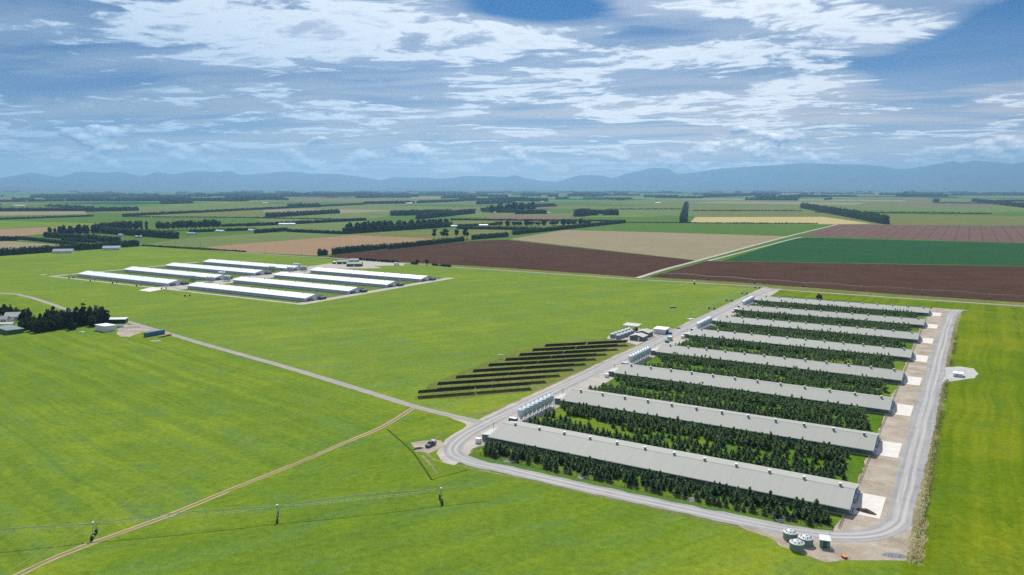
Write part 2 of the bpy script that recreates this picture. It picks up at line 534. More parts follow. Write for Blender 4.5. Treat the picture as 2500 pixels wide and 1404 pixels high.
roofing('roof_grey', (0.335, 0.340, 0.305), U_ANG, rough=0.65, spec=0.08, stain=(0.39, 0.365, 0.32), var=0.035, st_amt=0.15)
roofing('roof_white', (0.78, 0.80, 0.84), W_ANG, rough=0.4, var=0.03, stain=(0.7, 0.7, 0.7), st_amt=0.15)
roofing('roof_small', (0.46, 0.46, 0.42), U_ANG)
roofing('roof_green', (0.15, 0.21, 0.19), W_ANG)
roofing('roof_house', (0.34, 0.36, 0.38), W_ANG)
cladding('wall_green', (0.115, 0.165, 0.130))
cladding('wall_deep_green', (0.055, 0.115, 0.080))
cladding('wall_lavender', (0.60, 0.62, 0.74))
cladding('curtain', (0.46, 0.48, 0.60))
cladding('wall_white', (0.66, 0.66, 0.68))
plain('trim_light', (0.62, 0.63, 0.60), 0.5, var=0.08)
plain('trim_green', (0.13, 0.20, 0.15), 0.5, var=0.1)
plain('zinc', (0.56, 0.65, 0.71), 0.42, metal=0.2, var=0.14, scale=1.2, spec=0.5, streak=0.4)
plain('zinc_roof', (0.72, 0.74, 0.76), 0.38, metal=0.45, var=0.1, spec=0.5)
plain('galv', (0.38, 0.43, 0.42), 0.5, metal=0.5, var=0.12)
plain('galv_dark', (0.09, 0.11, 0.11), 0.6, var=0.2)
plain('silo_green', (0.36, 0.46, 0.43), 0.5, var=0.12, streak=0.4)
plain('tank_green', (0.185, 0.255, 0.225), 0.55, var=0.12, streak=0.4)
plain('tank_roof', (0.50, 0.54, 0.52), 0.5, var=0.1)
plain('tank_grey', (0.24, 0.28, 0.30), 0.55, var=0.12, streak=0.4)
plain('tank_top', (0.55, 0.57, 0.59), 0.5, var=0.1)
plain('vent_body', (0.235, 0.22, 0.215), 0.6, var=0.2)
plain('vent_cap', (0.70, 0.71, 0.70), 0.5, var=0.08)
plain('white_paint', (0.78, 0.78, 0.78), 0.5, var=0.07)
plain('black_rubber', (0.022, 0.022, 0.024), 0.8, var=0.25)
plain('dark_metal', (0.05, 0.055, 0.06), 0.5, var=0.2)
plain('fan_blue', (0.42, 0.50, 0.58), 0.5, var=0.1)
plain('panel_back', (0.034, 0.038, 0.046), 0.55, var=0.2, scale=0.6)
plain('panel_face', (0.012, 0.018, 0.038), 0.15, var=0.2, spec=0.6)
plain('wood_post', (0.20, 0.165, 0.125), 0.85, var=0.25)
plain('bark', (0.070, 0.055, 0.042), 0.9, var=0.3, scale=4)
plain('orange_paint', (0.62, 0.19, 0.045), 0.55, var=0.15)
plain('red_paint', (0.42, 0.055, 0.035), 0.5, var=0.15)
plain('rust', (0.30, 0.135, 0.075), 0.8, var=0.3)
plain('blue_steel', (0.075, 0.155, 0.29), 0.55, var=0.15, streak=0.3)
plain('blue_bright', (0.035, 0.20, 0.55), 0.5, var=0.1)
plain('teal', (0.05, 0.22, 0.26), 0.5, var=0.15)
plain('sky_blue_tank', (0.25, 0.48, 0.58), 0.5, var=0.1)
plain('manure', (0.105, 0.060, 0.040), 0.95, var=0.35, scale=2.0)
plain('stone', (0.40, 0.41, 0.42), 0.9, var=0.3, scale=3)
plain('stone_pale', (0.58, 0.55, 0.50), 0.9, var=0.25, scale=3)
plain('car_paint', (0.022, 0.030, 0.055), 0.25, var=0.1, spec=0.6)
plain('glass_dark', (0.015, 0.018, 0.022), 0.08, var=0.1, spec=0.8)
plain('chrome', (0.55, 0.56, 0.58), 0.25, metal=0.9, var=0.05)
plain('hill_rock', (0.028, 0.042, 0.046), 0.95, var=0.25, scale=0.0012)
foliage('conifer', (0.074, 0.135, 0.084), (0.185, 0.270, 0.115), 0.55)
foliage('hedge_leaf', (0.032, 0.060, 0.036), (0.072, 0.110, 0.052), 0.32)
foliage('far_leaf', (0.036, 0.064, 0.038), (0.080, 0.115, 0.055), 0.3)
foliage('grove_leaf', (0.022, 0.042, 0.025), (0.060, 0.090, 0.040), 0.3)
foliage('poplar_leaf', (0.055, 0.075, 0.034), (0.12, 0.14, 0.06), 0.35)
foliage('shrub_leaf', (0.035, 0.065, 0.022), (0.085, 0.125, 0.040), 0.3)
foliage('weed_leaf', (0.090, 0.150, 0.030), (0.18, 0.25, 0.06), 0.45)
foliage('straw_leaf', (0.22, 0.18, 0.09), (0.40, 0.34, 0.20), 0.2)
M = MATS


# ------------------------------------------------------------------ ground sheets
def jit(p, amt, freq=0.13):
    if not amt:
        return p
    q = Vector((p.x * freq, p.y * freq, 3.7))
    n = mnoise.noise_vector(q) * amt + mnoise.noise_vector(q * 4.1) * amt * 0.5
    return Vector((p.x + n.x, p.y + n.y, p.z))


def sheet(name, pts, z, mat, label, cat, jitter=0.0, step=3.0):
    out = []
    for i, p in enumerate(pts):
        q = pts[(i + 1) % len(pts)]
        n = max(1, int((q - p).length / step)) if jitter else 1
        for k in range(n):
            out.append(jit(p.lerp(q, k / n), jitter))
    c = sum(out, Vector()) / len(out)
    m = MB()
    m.add([(p.x - c.x, p.y - c.y, 0) for p in out], [tuple(range(len(out)))])
    o = m.build(name, M[mat], None, (c.x, c.y, z))
    me = o.data
    if me.polygons[0].normal.z < 0:
        me.flip_normals()
    return tag(o, label, cat, kind='structure')


def smooth_path(pts, step=3.0):
    out = []
    n = len(pts)
    for i in range(n - 1):
        p0, p1, p2, p3 = pts[max(i - 1, 0)], pts[i], pts[i + 1], pts[min(i + 2, n - 1)]
        k = max(1, int((p2 - p1).length / step))
        for j in range(k):
            t = j / k
            t1 = 0.5 * ((2 * p1) + (p2 - p0) * t + (2 * p0 - 5 * p1 + 4 * p2 - p3) * t * t + (3 * p1 - p0 - 3 * p2 + p3) * t ** 3)
            out.append(t1)
    out.append(pts[-1])
    return out


def ribbon(name, pts, width, z, mat, label, cat, jitter=0.25, step=3.0, smooth=True, make=True):
    path = smooth_path(pts, step) if smooth else pts
    n = len(path)
    ws = width if isinstance(width, (list, tuple)) else [width, width]
    vs, fs, uvs = [], [], []
    c = path[0]
    run = 0.0
    for i, p in enumerate(path):
        d = (path[min(i + 1, n - 1)] - path[max(i - 1, 0)])
        d.z = 0
        d.normalize()
        s = Vector((-d.y, d.x, 0))
        if i:
            run += (p - path[i - 1]).length
        f = i / (n - 1) * (len(ws) - 1)
        k = min(int(f), len(ws) - 2)
        w_ = ws[k] + (ws[k + 1] - ws[k]) * (f - k)
        for j in range(5):
            x = (j / 4 - 0.5) * w_
            q = p + s * x
            if j in (0, 4):
                q = jit(q, jitter, 0.35)
            vs.append((q.x - c.x, q.y - c.y, 0))
            uvs.append((x, run))
        if i:
            for j in range(4):
                a = (i - 1) * 5 + j
                fs.append((a, a + 5, a + 6, a + 1))
    m = MB()
    m.add(vs, fs)
    me = m.mesh(name, M[mat])
    lay = me.uv_layers.new(name='road')
    for lp in me.loops:
        lay.data[lp.index].uv = uvs[lp.vertex_index]
    if me.polygons[0].normal.z < 0:
        me.flip_normals()
    o = link_mesh(name, me, None, (c.x, c.y, z))
    return tag(o, label, cat, kind='structure')


def GL(pts):
    return [G(*p) for p in pts]


# the plain
gx = [-42000, -20000, -9000, -4000, -2000, -1200, -800, -500, -250, 0, 250, 500, 800, 1200, 2000, 4000, 9000, 20000, 42000]
gy = [-2500, -800, -200, 0, 150, 250, 350, 450, 550, 700, 900, 1200, 1600, 2200, 3200, 5000, 8000, 13000, 22000, 42000]
m = MB()
m.add([(x, y, 0) for y in gy for x in gx], [(j * len(gx) + i, j * len(gx) + i + 1, (j + 1) * len(gx) + i + 1, (j + 1) * len(gx) + i)
                                         for j in range(len(gy) - 1) for i in range(len(gx) - 1)])
tag(m.build('ground', M['field_green']), 'flat green farming plain reaching to the ranges', 'ground', kind='structure')

# patchwork of far paddocks, too far off to tell their rows
far_mats = ['field_green', 'field_pale', 'field_olive', 'pasture', 'soil_far', 'stubble', 'field_blue_green']
far_w = [26, 24, 18, 6, 7, 5, 7]
far = {k: MB() for k in far_mats}
fr = random.Random(21)
cells = []
v = 700.0
while v < 14000:
    dv = fr.uniform(220, 480) * (1 + v / 9000)
    u = -9000.0 + fr.uniform(0, 400)
    while u < 9000:
        du = fr.uniform(320, 800) * (1 + v / 9000)
        cells.append((u, v, du, dv))
        u += du
    v += dv
for (u, v, du, dv) in cells:
    cpt = UV(u + du / 2, v + dv / 2)
    if cpt.y < 1500 or cpt.y > 14000 or abs(cpt.x) > 0.78 * cpt.y + 500:
        continue
    q = [UV(u + 3, v + 3), UV(u + du - 3, v + 3), UV(u + du - 3, v + dv - 3), UV(u + 3, v + dv - 3)]
    k = fr.choices(far_mats, far_w)[0]
    far[k].add([(p.x, p.y, 0) for p in q], [(0, 1, 2, 3)])
for k, mb in far.items():
    if mb.f:
        o = mb.build('far_fields', M[k], None, (0, 0, 0.03))
        tag(o, 'patchwork of far ' + {'field_green': 'green', 'field_pale': 'pale green', 'field_olive': 'olive', 'pasture': 'bright green',
                                      'soil_far': 'bare brown', 'stubble': 'buff stubble', 'field_blue_green': 'deep green'}[k] + ' paddocks towards the ranges',
            'field', kind='structure')

# pastures of the farm
sheet('field', GL([(-500, 662), (0, 625), (340, 601), (640, 621), (880, 638), (1240, 662), (1840, 699), (1885, 707), (1440, 900), (1180, 1024), (1150, 1027),
                   (1000, 990), (860, 946), (700, 897), (500, 841), (410, 814), (308, 786), (164, 757), (60, 723), (0, 716), (-500, 706)]),
      0.02, 'pasture_mid', 'wide green pasture round the white roofed sheds', 'field')
sheet('field', GL([(-600, 706), (0, 716.5), (60, 724), (164, 758), (308, 787), (500, 842), (700, 898), (860, 947), (1000, 991), (965, 1024), (920, 1049), (840, 1082), (720, 1134), (600, 1180), (230, 1322),
                   (50, 1404), (-250, 1530), (-900, 1530)]), 0.02, 'pasture_left', 'striped green pasture below the long farm lane', 'field')
sheet('field', GL([(1000, 991), (1100, 1015), (1160, 1030), (1110, 1080), (1110, 1130), (1160, 1140), (1300, 1168), (1850, 1296), (2015, 1360), (2230, 1360), (2300, 1760),
                   (-100, 1760), (-250, 1530), (50, 1404), (230, 1322), (600, 1180), (720, 1134), (840, 1082), (920, 1049), (965, 1024)]), 0.021, 'pasture_front', 'green pasture under the nearest irrigation boom', 'field')
sheet('field', [UV(140, -140), UV(140, 450), G(2500, 753), G(3300, 765), G(3300, 1500), G(2600, 1900)], 0.022, 'pasture_right',
      'yellow green pasture beyond the ring road', 'field')
sheet('field', GL([(1890, 707), (2500, 747), (2900, 775), (2900, 768), (2500, 757), (2344, 757), (2285, 752), (1925, 722), (1870, 722)]), 0.030, 'pasture_right',
      'narrow bright pasture strip behind the farthest grey shed', 'field')
sheet('yard_grass', [UV(-3, -14), UV(123.5, -14), UV(123.5, 437), UV(-3, 437)], 0.034, 'yard_grass', 'lush grass among the conifer strips of the grey sheds', 'grass')
sheet('dry_grass', GL([(1008, 977), (1050, 938), (1230, 868), (1330, 838), (1480, 824), (1530, 832), (1575, 838), (1540, 858), (1440, 900), (1345, 943), (1298, 957), (1130, 972)]),
      0.032, 'dry_grass', 'yellowed grass under the solar rows', 'grass', 1.6, 4.0)
sheet('verge', GL([(1240, 655), (1560, 676), (1800, 688), (2164, 716), (2500, 738), (3000, 775), (3000, 792), (2500, 751), (2164, 728), (1892, 707.5), (1560, 684), (1240, 662), (880, 638), (880, 631)]),
      0.036, 'dry_grass', 'tussocky verge between the cross road and the ploughed land', 'verge', 1.2, 6.0)
# cropped fields behind the cross road
F = [('soil_dark', [(800, 627.5), (812, 622), (908, 612), (1132, 590.5), (1153, 588), (1235, 585.5), (1700, 636.5), (1557, 677), (1250, 655), (1050, 643.5), (880, 634)], 'dark ploughed field with a hedge along its far side'),
     ('soil_dark', [(1727, 637.5), (2500, 651), (3100, 664), (3100, 783), (2500, 739), (2164, 716.5), (1800, 689), (1585, 676)], 'dark ploughed field behind the farthest grey shed'),
     ('field_blue_green', [(1765, 636.5), (1934, 584), (1964, 580), (2500, 594), (3100, 610), (3100, 661), (2500, 649.5), (1800, 638)], 'deep blue green crop field'),
     ('soil_red', [(1958, 576.5), (2046, 548.5), (2500, 551), (3100, 555), (3100, 607), (2500, 593.5)], 'reddish brown drilled field'),
     ('stubble', [(1243, 584), (1379, 561.6), (1600, 567), (1922, 577), (1702, 636)], 'buff stubble field with drill lines'),
     ('field_green', [(1383, 561), (1525, 544.5), (1840, 546), (2040, 549), (1928, 576), (1600, 566.5)], 'green field between the stubble and the straw strip'),
     ('straw', [(1686, 543.5), (1697, 530), (2010, 529.5), (2128, 546), (2040, 547.5)], 'pale yellow straw field'),
     ('field_olive', [(1699, 529.5), (1706, 514), (1958, 515), (2040, 529.3)], 'olive field behind the yellow straw field'),
     ('soil_tan', [(499, 604), (600, 595), (871, 574), (1048, 582.5), (1125, 588), (948, 606.5), (908, 609), (812, 619.5), (777, 624.5), (600, 616)], 'bare tan field behind the white roofed sheds'),
     ('field_pale', [(345, 598), (434, 583), (620, 571), (701, 567), (837, 572.5), (871, 574), (600, 595), (499, 604)], 'pale green field beside the bare tan field'),
     ('field_olive', [(845, 573), (1000, 563), (1250, 559), (1240, 575), (1140, 583), (1050, 582.5), (871, 574)], 'olive field behind the gum trees'),
     ('stubble', [(-200, 590), (20, 589), (180, 600.5), (110, 607), (0, 613), (-200, 630)], 'dry buff paddock between dark hedges'),
     ('soil_tan', [(-200, 562), (0, 559), (245, 550), (250, 562), (110, 571), (0, 581), (-200, 585)], 'pinkish brown field behind the dense conifer clump'),
     ('pasture', [(-200, 541), (0, 539), (240, 545), (245, 549), (0, 558), (-200, 561)], 'bright green strip before the pinkish brown field'),
     ('field_green', [(240, 530), (600, 534), (650, 540), (540, 552), (250, 548)], 'green paddock behind the poplar rows'),
     ('field_olive', [(320, 528), (640, 512), (655, 530), (420, 530)], 'olive paddock beyond a long thin hedge'),
     ('stubble', [(-100, 517), (205, 516), (215, 523), (-100, 528)], 'pinkish stubble paddock under a distant hedge'),
     ('field_pale', [(660, 532), (830, 521), (955, 527), (895, 537)], 'pale paddock behind the row of pointed conifers'),
     ('soil_far', [(1180, 538), (1205, 525), (1410, 524), (1425, 530), (1310, 537)], 'brown paddock before the distant pine block'),
     ('soil_far', [(1050, 508), (1240, 503), (1390, 506), (1210, 514)], 'thin brown strip behind the pine blocks'),
     ('field_green', [(1435, 530), (1690, 529), (1684, 543), (1530, 542), (1320, 537)], 'green paddock left of the straw field'),
     ('field_pale', [(1510, 512), (1670, 511), (1664, 526), (1520, 524)], 'pale paddock beside the receding row of trees'),
     ('field_olive', [(2130, 540), (2060, 524), (2500, 528), (2900, 530), (2900, 551), (2500, 550), (2168, 547)], 'olive pasture behind the reddish field'),
     ('field_green', [(2020, 512), (2420, 518), (2500, 522), (2900, 524), (2500, 527), (2060, 521)], 'green paddock beyond the slanting tree belt')]
for i, (mat, pts, lab) in enumerate(F):
    sheet('field', GL(pts), 0.06 + 0.004 * i, mat, lab, 'field', 1.6, 14.0)

# gravel and roads of the grey shed complex
sheet('gravel_yard', [UV(-19.5, 505), UV(-19.5, 24), UV(-18.5, 8), UV(-16, -6), UV(-10, -20), UV(-2, -26), UV(2, -26), UV(0.5, -12.5), UV(-2, -9), UV(0.2, -2), UV(0.3, 120), UV(0.3, 300), UV(0.3, 440), UV(-2, 505)],
      0.045, 'gravel_pale', 'pale gravel apron along the silo ends of the grey sheds', 'gravel', 0.9)
sheet('gravel_yard', [UV(122, -13.5), UV(122.8, -2), UV(122.8, 440), UV(126, 452), UV(150, 452), UV(142, 440), UV(141.2, 240), UV(141.0, 60), UV(142, -2), UV(142.5, -20), UV(136, -24), UV(128, -29),
                      UV(123, -32.5), UV(117, -31), UV(112, -29), UV(107, -25.5), UV(98, -23), UV(98, -18)],
      0.047, 'gravel_tan', 'tan gravel apron with dry weeds at the fan ends', 'gravel', 1.3)
sheet('gravel_yard', [UV(-34, 203), UV(-44, 204), UV(-47, 214), UV(-48, 246), UV(-30, 249), UV(-18, 262), UV(-15, 262), UV(-15, 192), UV(-22, 196)], 0.040, 'gravel_pale',
      'gravel yard round the service buildings', 'gravel', 1.0)
sheet('gravel_yard', GL([(2296, 922), (2306, 897), (2345, 895), (2376, 900), (2388, 911), (2380, 923), (2345, 928), (2318, 932), (2298, 934)]), 0.052, 'concrete_grey',
      'grey gravel pad under the white pump cabin', 'gravel', 0.8)
ring = [UV(-9.5, 505), UV(-14, 440), UV(-14, 300), UV(-14, 200), UV(-14, 100), UV(-14, 40), UV(-13.5, 14), UV(-11.5, -3), UV(-6, -15), UV(4, -20), UV(20, -20.3), UV(60, -20.2), UV(95, -19.4),
        UV(112, -18.2), UV(124, -15), UV(132.5, -8), UV(136.5, 2), UV(137, 16), UV(137, 100), UV(137.2, 250), UV(138, 380), UV(139, 425), UV(143, 452)]
ribbon('road', ring, [9, 8.6, 8.6, 8.8, 9, 8.5, 7.5, 6.8, 6.6, 6.6, 7.2, 9, 8.2, 8.2, 8, 8, 8], 0.066, 'road_gravel', 'grey gravel ring road round the grey sheds', 'road', 0.7)
ribbon('verge', [UV(-18.5, 420), UV(-19.4, 240), UV(-19.6, 90), UV(-20, 40), UV(-24, 26)], 2.2, 0.041, 'verge_grass', 'worn dry verge beside the silo road', 'verge', 0.7)
ribbon('verge', [UV(-21, 0), UV(-18, -14), UV(-9, -24), UV(4, -25.2), UV(60, -24.2), UV(104, -24.4)], 1.0, 0.042, 'verge_grass', 'dry verge outside the front bend', 'verge', 0.6)
ribbon('verge', [UV(143, -22), UV(142, 20), UV(142, 120), UV(142, 200)], [4, 2.4, 2.6, 2.4], 0.050, 'verge_grass', 'weedy dry verge outside the fan end road', 'verge', 1.3)
ribbon('verge', [UV(141.5, 222), UV(142.5, 330), UV(143.5, 440)], 3.0, 0.051, 'verge_grass', 'weedy dry verge beyond the pump cabin', 'verge', 1.0)
# cross road, access road, farm lane, dirt track
ribbon('road', GL([(338, 597), (640, 620), (823, 631), (907, 638), (984, 643.5), (1086, 651), (1240, 661), (1533, 681), (1840, 699), (1892, 706), (2164, 725.6), (2500, 748), (3000, 783)]),
       5.2, 0.080, 'track_gravel', 'long pale gravel cross road in front of the ploughed land', 'road', 0.3, 8.0)
ribbon('road', GL([(1556, 679), (1630, 656), (1705, 636.3), (1925, 577), (2046, 548)]), 6.0, 0.18, 'gravel_pale', 'pale access road between the stubble and the green crop', 'road', 0.3, 8.0)
ribbon('path', GL([(1729, 637), (1800, 619), (1936, 583.5), (1965, 579.5)]), 4.5, 0.182, 'gravel_pale', 'thin second track beside the access road', 'path', 0.3, 8.0)
ribbon('path', GL([(1727, 637.6), (2100, 643), (2500, 650.5), (3000, 661)]), 3.2, 0.184, 'field_pale', 'pale grass headland between ploughed soil and green crop', 'path', 0.6, 10.0)
ribbon('road', GL([(1168, 1030), (1120, 1019), (1080, 1010), (1000, 989), (860, 945.5), (700, 897), (500, 841), (410, 814), (350, 797), (308, 785), (262, 778.5), (210, 767), (164, 756), (112, 738), (60, 723), (0, 716), (-300, 700)]),
       4.6, 0.060, 'track_gravel', 'long farm lane running diagonally through the pasture', 'road', 0.35)
ribbon('path', GL([(1003, 999), (965, 1024), (920, 1049), (840, 1082), (720, 1134), (600, 1181), (400, 1263), (230, 1324), (120, 1368), (20, 1415), (-200, 1500)]), [3.6, 2.6, 2.4, 2.4, 2.4], 0.056, 'dirt_track',
       'rutted dirt track through the near pasture', 'path', 0.4)
ribbon('path', GL([(1100, 1014), (1050, 1000), (1010, 994), (1003, 1000)]), 3.0, 0.058, 'dirt_track', 'bare turn-off from the lane to the dirt track', 'path', 0.5)
sheet('gravel_yard', GL([(1168, 1036), (1145, 1022), (1080, 1008), (1080, 1013), (1135, 1034), (1142, 1043), (1120, 1060), (1180, 1060)]), 0.048, 'gravel_pale', 'gravel junction where the lane meets the ring road', 'gravel', 0.4)
sheet('bare_patch', GL([(1003, 1082), (1030, 1077), (1075, 1074), (1088, 1090), (1070, 1098), (1050, 1106), (1022, 1104), (1012, 1095)]), 0.050, 'gravel_tan', 'bare dug patch under the parked utility vehicle', 'dirt', 0.7)


def wheel_marks(pts, gauge, mat, label, wd=0.35):
    for s in ((-1, 1) if gauge else (1,)):
        pl = smooth_path(GL(pts), 3.0)
        off = []
        for i, p in enumerate(pl):
            d = (pl[min(i + 1, len(pl) - 1)] - pl[max(i - 1, 0)]).normalized()
            off.append(p + Vector((-d.y, d.x, 0)) * (s * gauge / 2))
        o = ribbon('wheel_mark', off, wd, 0.053, mat, label, 'wheel mark', 0.1, 3.0, smooth=False)
        if gauge:
            o['group'] = 'paired ' + label


wheel_marks([(24, 1404), (133, 1332), (230, 1278), (363, 1204), (494, 1132), (640, 1058), (780, 980), (870, 915), (908, 880), (908, 862), (885, 848)], 2.6, 'tyre_line', 'pale tyre line curving across the near pasture', 0.38)
wheel_marks([(1204, 760), (1194, 782), (1205, 797), (1232, 813), (1274, 830)], 0.0, 'tyre_line', 'pale curved tyre line behind the solar rows', 0.5)
wheel_marks([(1372, 764), (1356, 776), (1366, 789), (1400, 804), (1428, 813)], 0.0, 'tyre_line', 'second pale curved tyre line behind the solar rows', 0.5)
wheel_marks([(1520, 768), (1518, 778), (1526, 787)], 0.0, 'tyre_line', 'short pale tyre line near the service buildings', 0.5)
wheel_marks([(945, 1048), (1000, 1096), (1030, 1135), (1054, 1172)], 0.0, 'dark_line', 'dark drain line beside the dug patch', 0.7)
wheel_marks([(1054, 1172), (1080, 1164), (1140, 1148)], 0.0, 'dark_line', 'dark drain line running to the front bend', 0.4)
wheel_marks([(1030, 1112), (1052, 1135), (1068, 1158)], 0.0, 'verge_grass', 'mown pale strip beside the drain line', 1.1)
wheel_marks([(2190, 757), (2440, 775), (2500, 803)], 3.0, 'tyre_line', 'faint tyre line across the far end of the side pasture', 0.4)
wheel_marks([(560, 775), (860, 735), (1010, 700)], 2.4, 'tyre_line', 'faint tyre line in front of the white roofed sheds', 0.35)

# white shed complex
sheet('shed_grass', [AB(-364, -10), AB(4, -10), AB(4, 196), AB(-364, 182)], 0.034, 'shed_grass', 'rough grass between the white roofed sheds', 'grass', 1.0, 6)
sheet('gravel_yard', [AB(-190, -14), AB(-156, -14), AB(-156, 205), AB(-120, 236), AB(-150, 250), AB(-190, 215)], 0.046, 'gravel_pale', 'pale gravel yard between the two blocks of white roofed sheds', 'gravel', 0.8, 5)
ribbon('path', [AB(-372, -15), AB(-190, -13), AB(-10, -12), AB(6, -12)], 4.6, 0.055, 'gravel_pale', 'pale gravel path along the front of the white roofed sheds', 'path', 0.4, 6)
ribbon('path', [AB(6, -14), AB(6.5, 60), AB(6.5, 140), AB(7, 200)], 10.0, 0.057, 'gravel_pale', 'wide pale path at the door ends of the white roofed sheds', 'path', 0.4, 6)
ribbon('path', [AB(-369, -14), AB(-367, 60), AB(-367, 165)], 6.5, 0.059, 'gravel_pale', 'pale path at the far ends of the white roofed sheds', 'path', 0.4, 6)
sheet('gravel_yard', GL([(815, 642), (850, 634), (890, 638), (990, 643), (985, 648), (900, 650), (850, 656), (790, 656), (740, 662), (700, 660), (760, 650)]), 0.082, 'gravel_pale', 'gravel yard round the green roofed farm buildings', 'gravel', 1.5, 5)


def slab(name, pts, h, mat, label, cat='pavement', z0=0.0):
    m = MB()
    n = len(pts)
    c = sum(pts, Vector()) / n
    if (pts[1] - pts[0]).cross(pts[2] - pts[0]).z < 0:
        pts = pts[::-1]
    m.add([(p.x - c.x, p.y - c.y, z) for z in (-0.02, h) for p in pts],
          [tuple(range(n, 2 * n))] + [(i, (i + 1) % n, n + (i + 1) % n, n + i) for i in range(n)])
    return tag(m.build(name, M[mat], None, (c.x, c.y, z0)), label, cat, kind='structure')


slab('concrete_pad', GL([(338, 709), (372, 701), (410, 704.5), (365, 712.5)]), 0.09, 'concrete', 'white concrete pad in front of the white roofed sheds')
ORD = ['first', 'second', 'third', 'fourth', 'fifth', 'sixth', 'seventh', 'eighth', 'ninth', 'tenth', 'eleventh', 'twelfth', 'thirteenth', 'fourteenth', 'fifteenth', 'sixteenth']
NEAR = ['nearest', 'second nearest', 'third nearest', 'fourth nearest', 'fifth nearest', 'third farthest', 'second farthest', 'farthest']
PITCH_V = 57.9
for i in range(8):
    b = i * PITCH_V
    slab('concrete_pad', [UV(124.0, b + 2.6), UV(132.2, b + 2.6), UV(132.2, b + 20.6), UV(124.0, b + 20.6)], 0.10, 'concrete', 'white concrete pad at the fan end of the %s grey shed' % NEAR[i])
    slab('concrete_pad', [UV(-9.0, b + 5.0), UV(-4.2, b + 5.0), UV(-4.2, b + 17.5), UV(-9.0, b + 17.5)], 0.10, 'gravel_pale', 'pale loading pad at the silo end of the %s grey shed' % NEAR[i])

# ------------------------------------------------------------------ mountains
SIL = [(-900, 430), (-700, 415), (-500, 425), (-300, 418), (-150, 428), (0, 433.5), (79, 422), (144, 431), (200, 417.7), (248, 421), (288, 419), (353, 428.5), (382, 420), (428, 425), (468, 417.7), (561, 417.7), (590, 427), (640, 424),
       (698, 418.4), (785, 424), (821, 423), (900, 434), (926, 440), (962, 432), (1034, 433.5), (1081, 436), (1142, 429), (1232, 431), (1257, 428), (1286, 435), (1329, 442), (1354, 443), (1419, 428), (1462, 428),
       (1495, 434.6), (1538, 422), (1592, 409.4), (1628, 409.4), (1653, 424), (1683, 422), (1758, 411), (1860, 404), (1960, 397), (2086, 400), (2154, 404), (2183, 411), (2212, 412), (2248, 406), (2327, 393), (2345, 398),
       (2374, 391), (2428, 395), (2471, 398), (2500, 395), (2650, 400), (2800, 390), (3000, 405), (3300, 398)]


def sil_y(px):
    for (a, ya), (b, yb) in zip(SIL, SIL[1:]):
        if a <= px <= b:
            t = (px - a) / (b - a)
            t = t * t * (3 - 2 * t) * 0.5 + t * 0.5
            return ya + (yb - ya) * t
    return 425.0


m = MB()
NX, NY = 420, 16
D0, D1 = 22000.0, 28000.0
vs = []
for i in range(NX):
    px = -880 + (3280 + 880) * i / (NX - 1)
    d = px_dir(px, sil_y(px))
    hz = math.hypot(d.x, d.y)
    ridge = CAM_H + d.z / hz * D1
    for j in range(NY):
        t = j / (NY - 1) * 1.35
        dist = D0 + (D1 - D0) * t
        x, y = d.x / hz * dist, d.y / hz * dist
        k = t if t <= 1 else max(0.0, 1 - (t - 1) * 2.2)
        n = mnoise.fractal(Vector((x * 0.0007, y * 0.0007, 0.3)), 0.9, 2.1, 5)
        nf = mnoise.fractal(Vector((x * 0.0028, y * 0.0028, 5.3)), 0.9, 2.1, 3)
        z = ridge * (k ** 1.35)
        if 0 < t < 1:
            z = max(z * (1 + 0.42 * n * math.sin(math.pi * t)), -5)
        if abs(t - 1) < 0.2:
            z += nf * 18
        if j == 0:
            z = -4
        vs.append((x, y, z))
m.add(vs, [(i * NY + j, (i + 1) * NY + j, (i + 1) * NY + j + 1, i * NY + j + 1) for i in range(NX - 1) for j in range(NY - 1)])
tag(m.build('mountains', M['hill_rock'], smooth=True), 'long blue mountain ranges on the horizon', 'mountains', kind='structure')
# low foothills in front of the ranges
m = MB()
vs = []
for i in range(200):
    px = -880 + 4160 * i / 199
    d = px_dir(px, 450)
    hz = math.hypot(d.x, d.y)
    for j in range(9):
        dist = 18000 + 3600 * j / 8
        x, y = d.x / hz * dist, d.y / hz * dist
        n = max(0.0, mnoise.fractal(Vector((x * 0.00033, y * 0.00033, 8.3)), 0.9, 2.1, 4) + 0.02)
        vs.append((x, y, -3 + 130 * n * math.sin(math.pi * j / 8)))
m.add(vs, [(i * 9 + j, (i + 1) * 9 + j, (i + 1) * 9 + j + 1, i * 9 + j + 1) for i in range(199) for j in range(8)])
tag(m.build('hills', M['hill_rock'], smooth=True), 'low foothills before the ranges', 'hills', kind='structure')

# the hazy air over the plain
hm = bpy.data.materials.new('haze')
hm.use_nodes = True
hn = NT(hm.node_tree)
pv = hn.new('ShaderNodeVolumePrincipled', {'Color': (0.31, 0.60, 0.90, 1), 'Density': 5.6e-5, 'Anisotropy': 0.35})
hn.t.links.new(pv.outputs[0], hn.new('ShaderNodeOutputMaterial').inputs['Volume'])
m = MB()
m.box(-45000, 45000, -4000, 44000, -6, 1260)
tag(m.build('haze', hm), 'thin blue haze over the whole plain', 'haze', kind='stuff')


# ------------------------------------------------------------------ grey poultry sheds
SL, SW, SE, SR = 124.0, 21.2, 2.35, 4.55      # length, width, eave and ridge height


def gable_prof(y0, y1, e, r, z0=0.0):
    return [(y0, z0), (y1, z0), (y1, e), ((y0 + y1) / 2, r), (y0, e)]


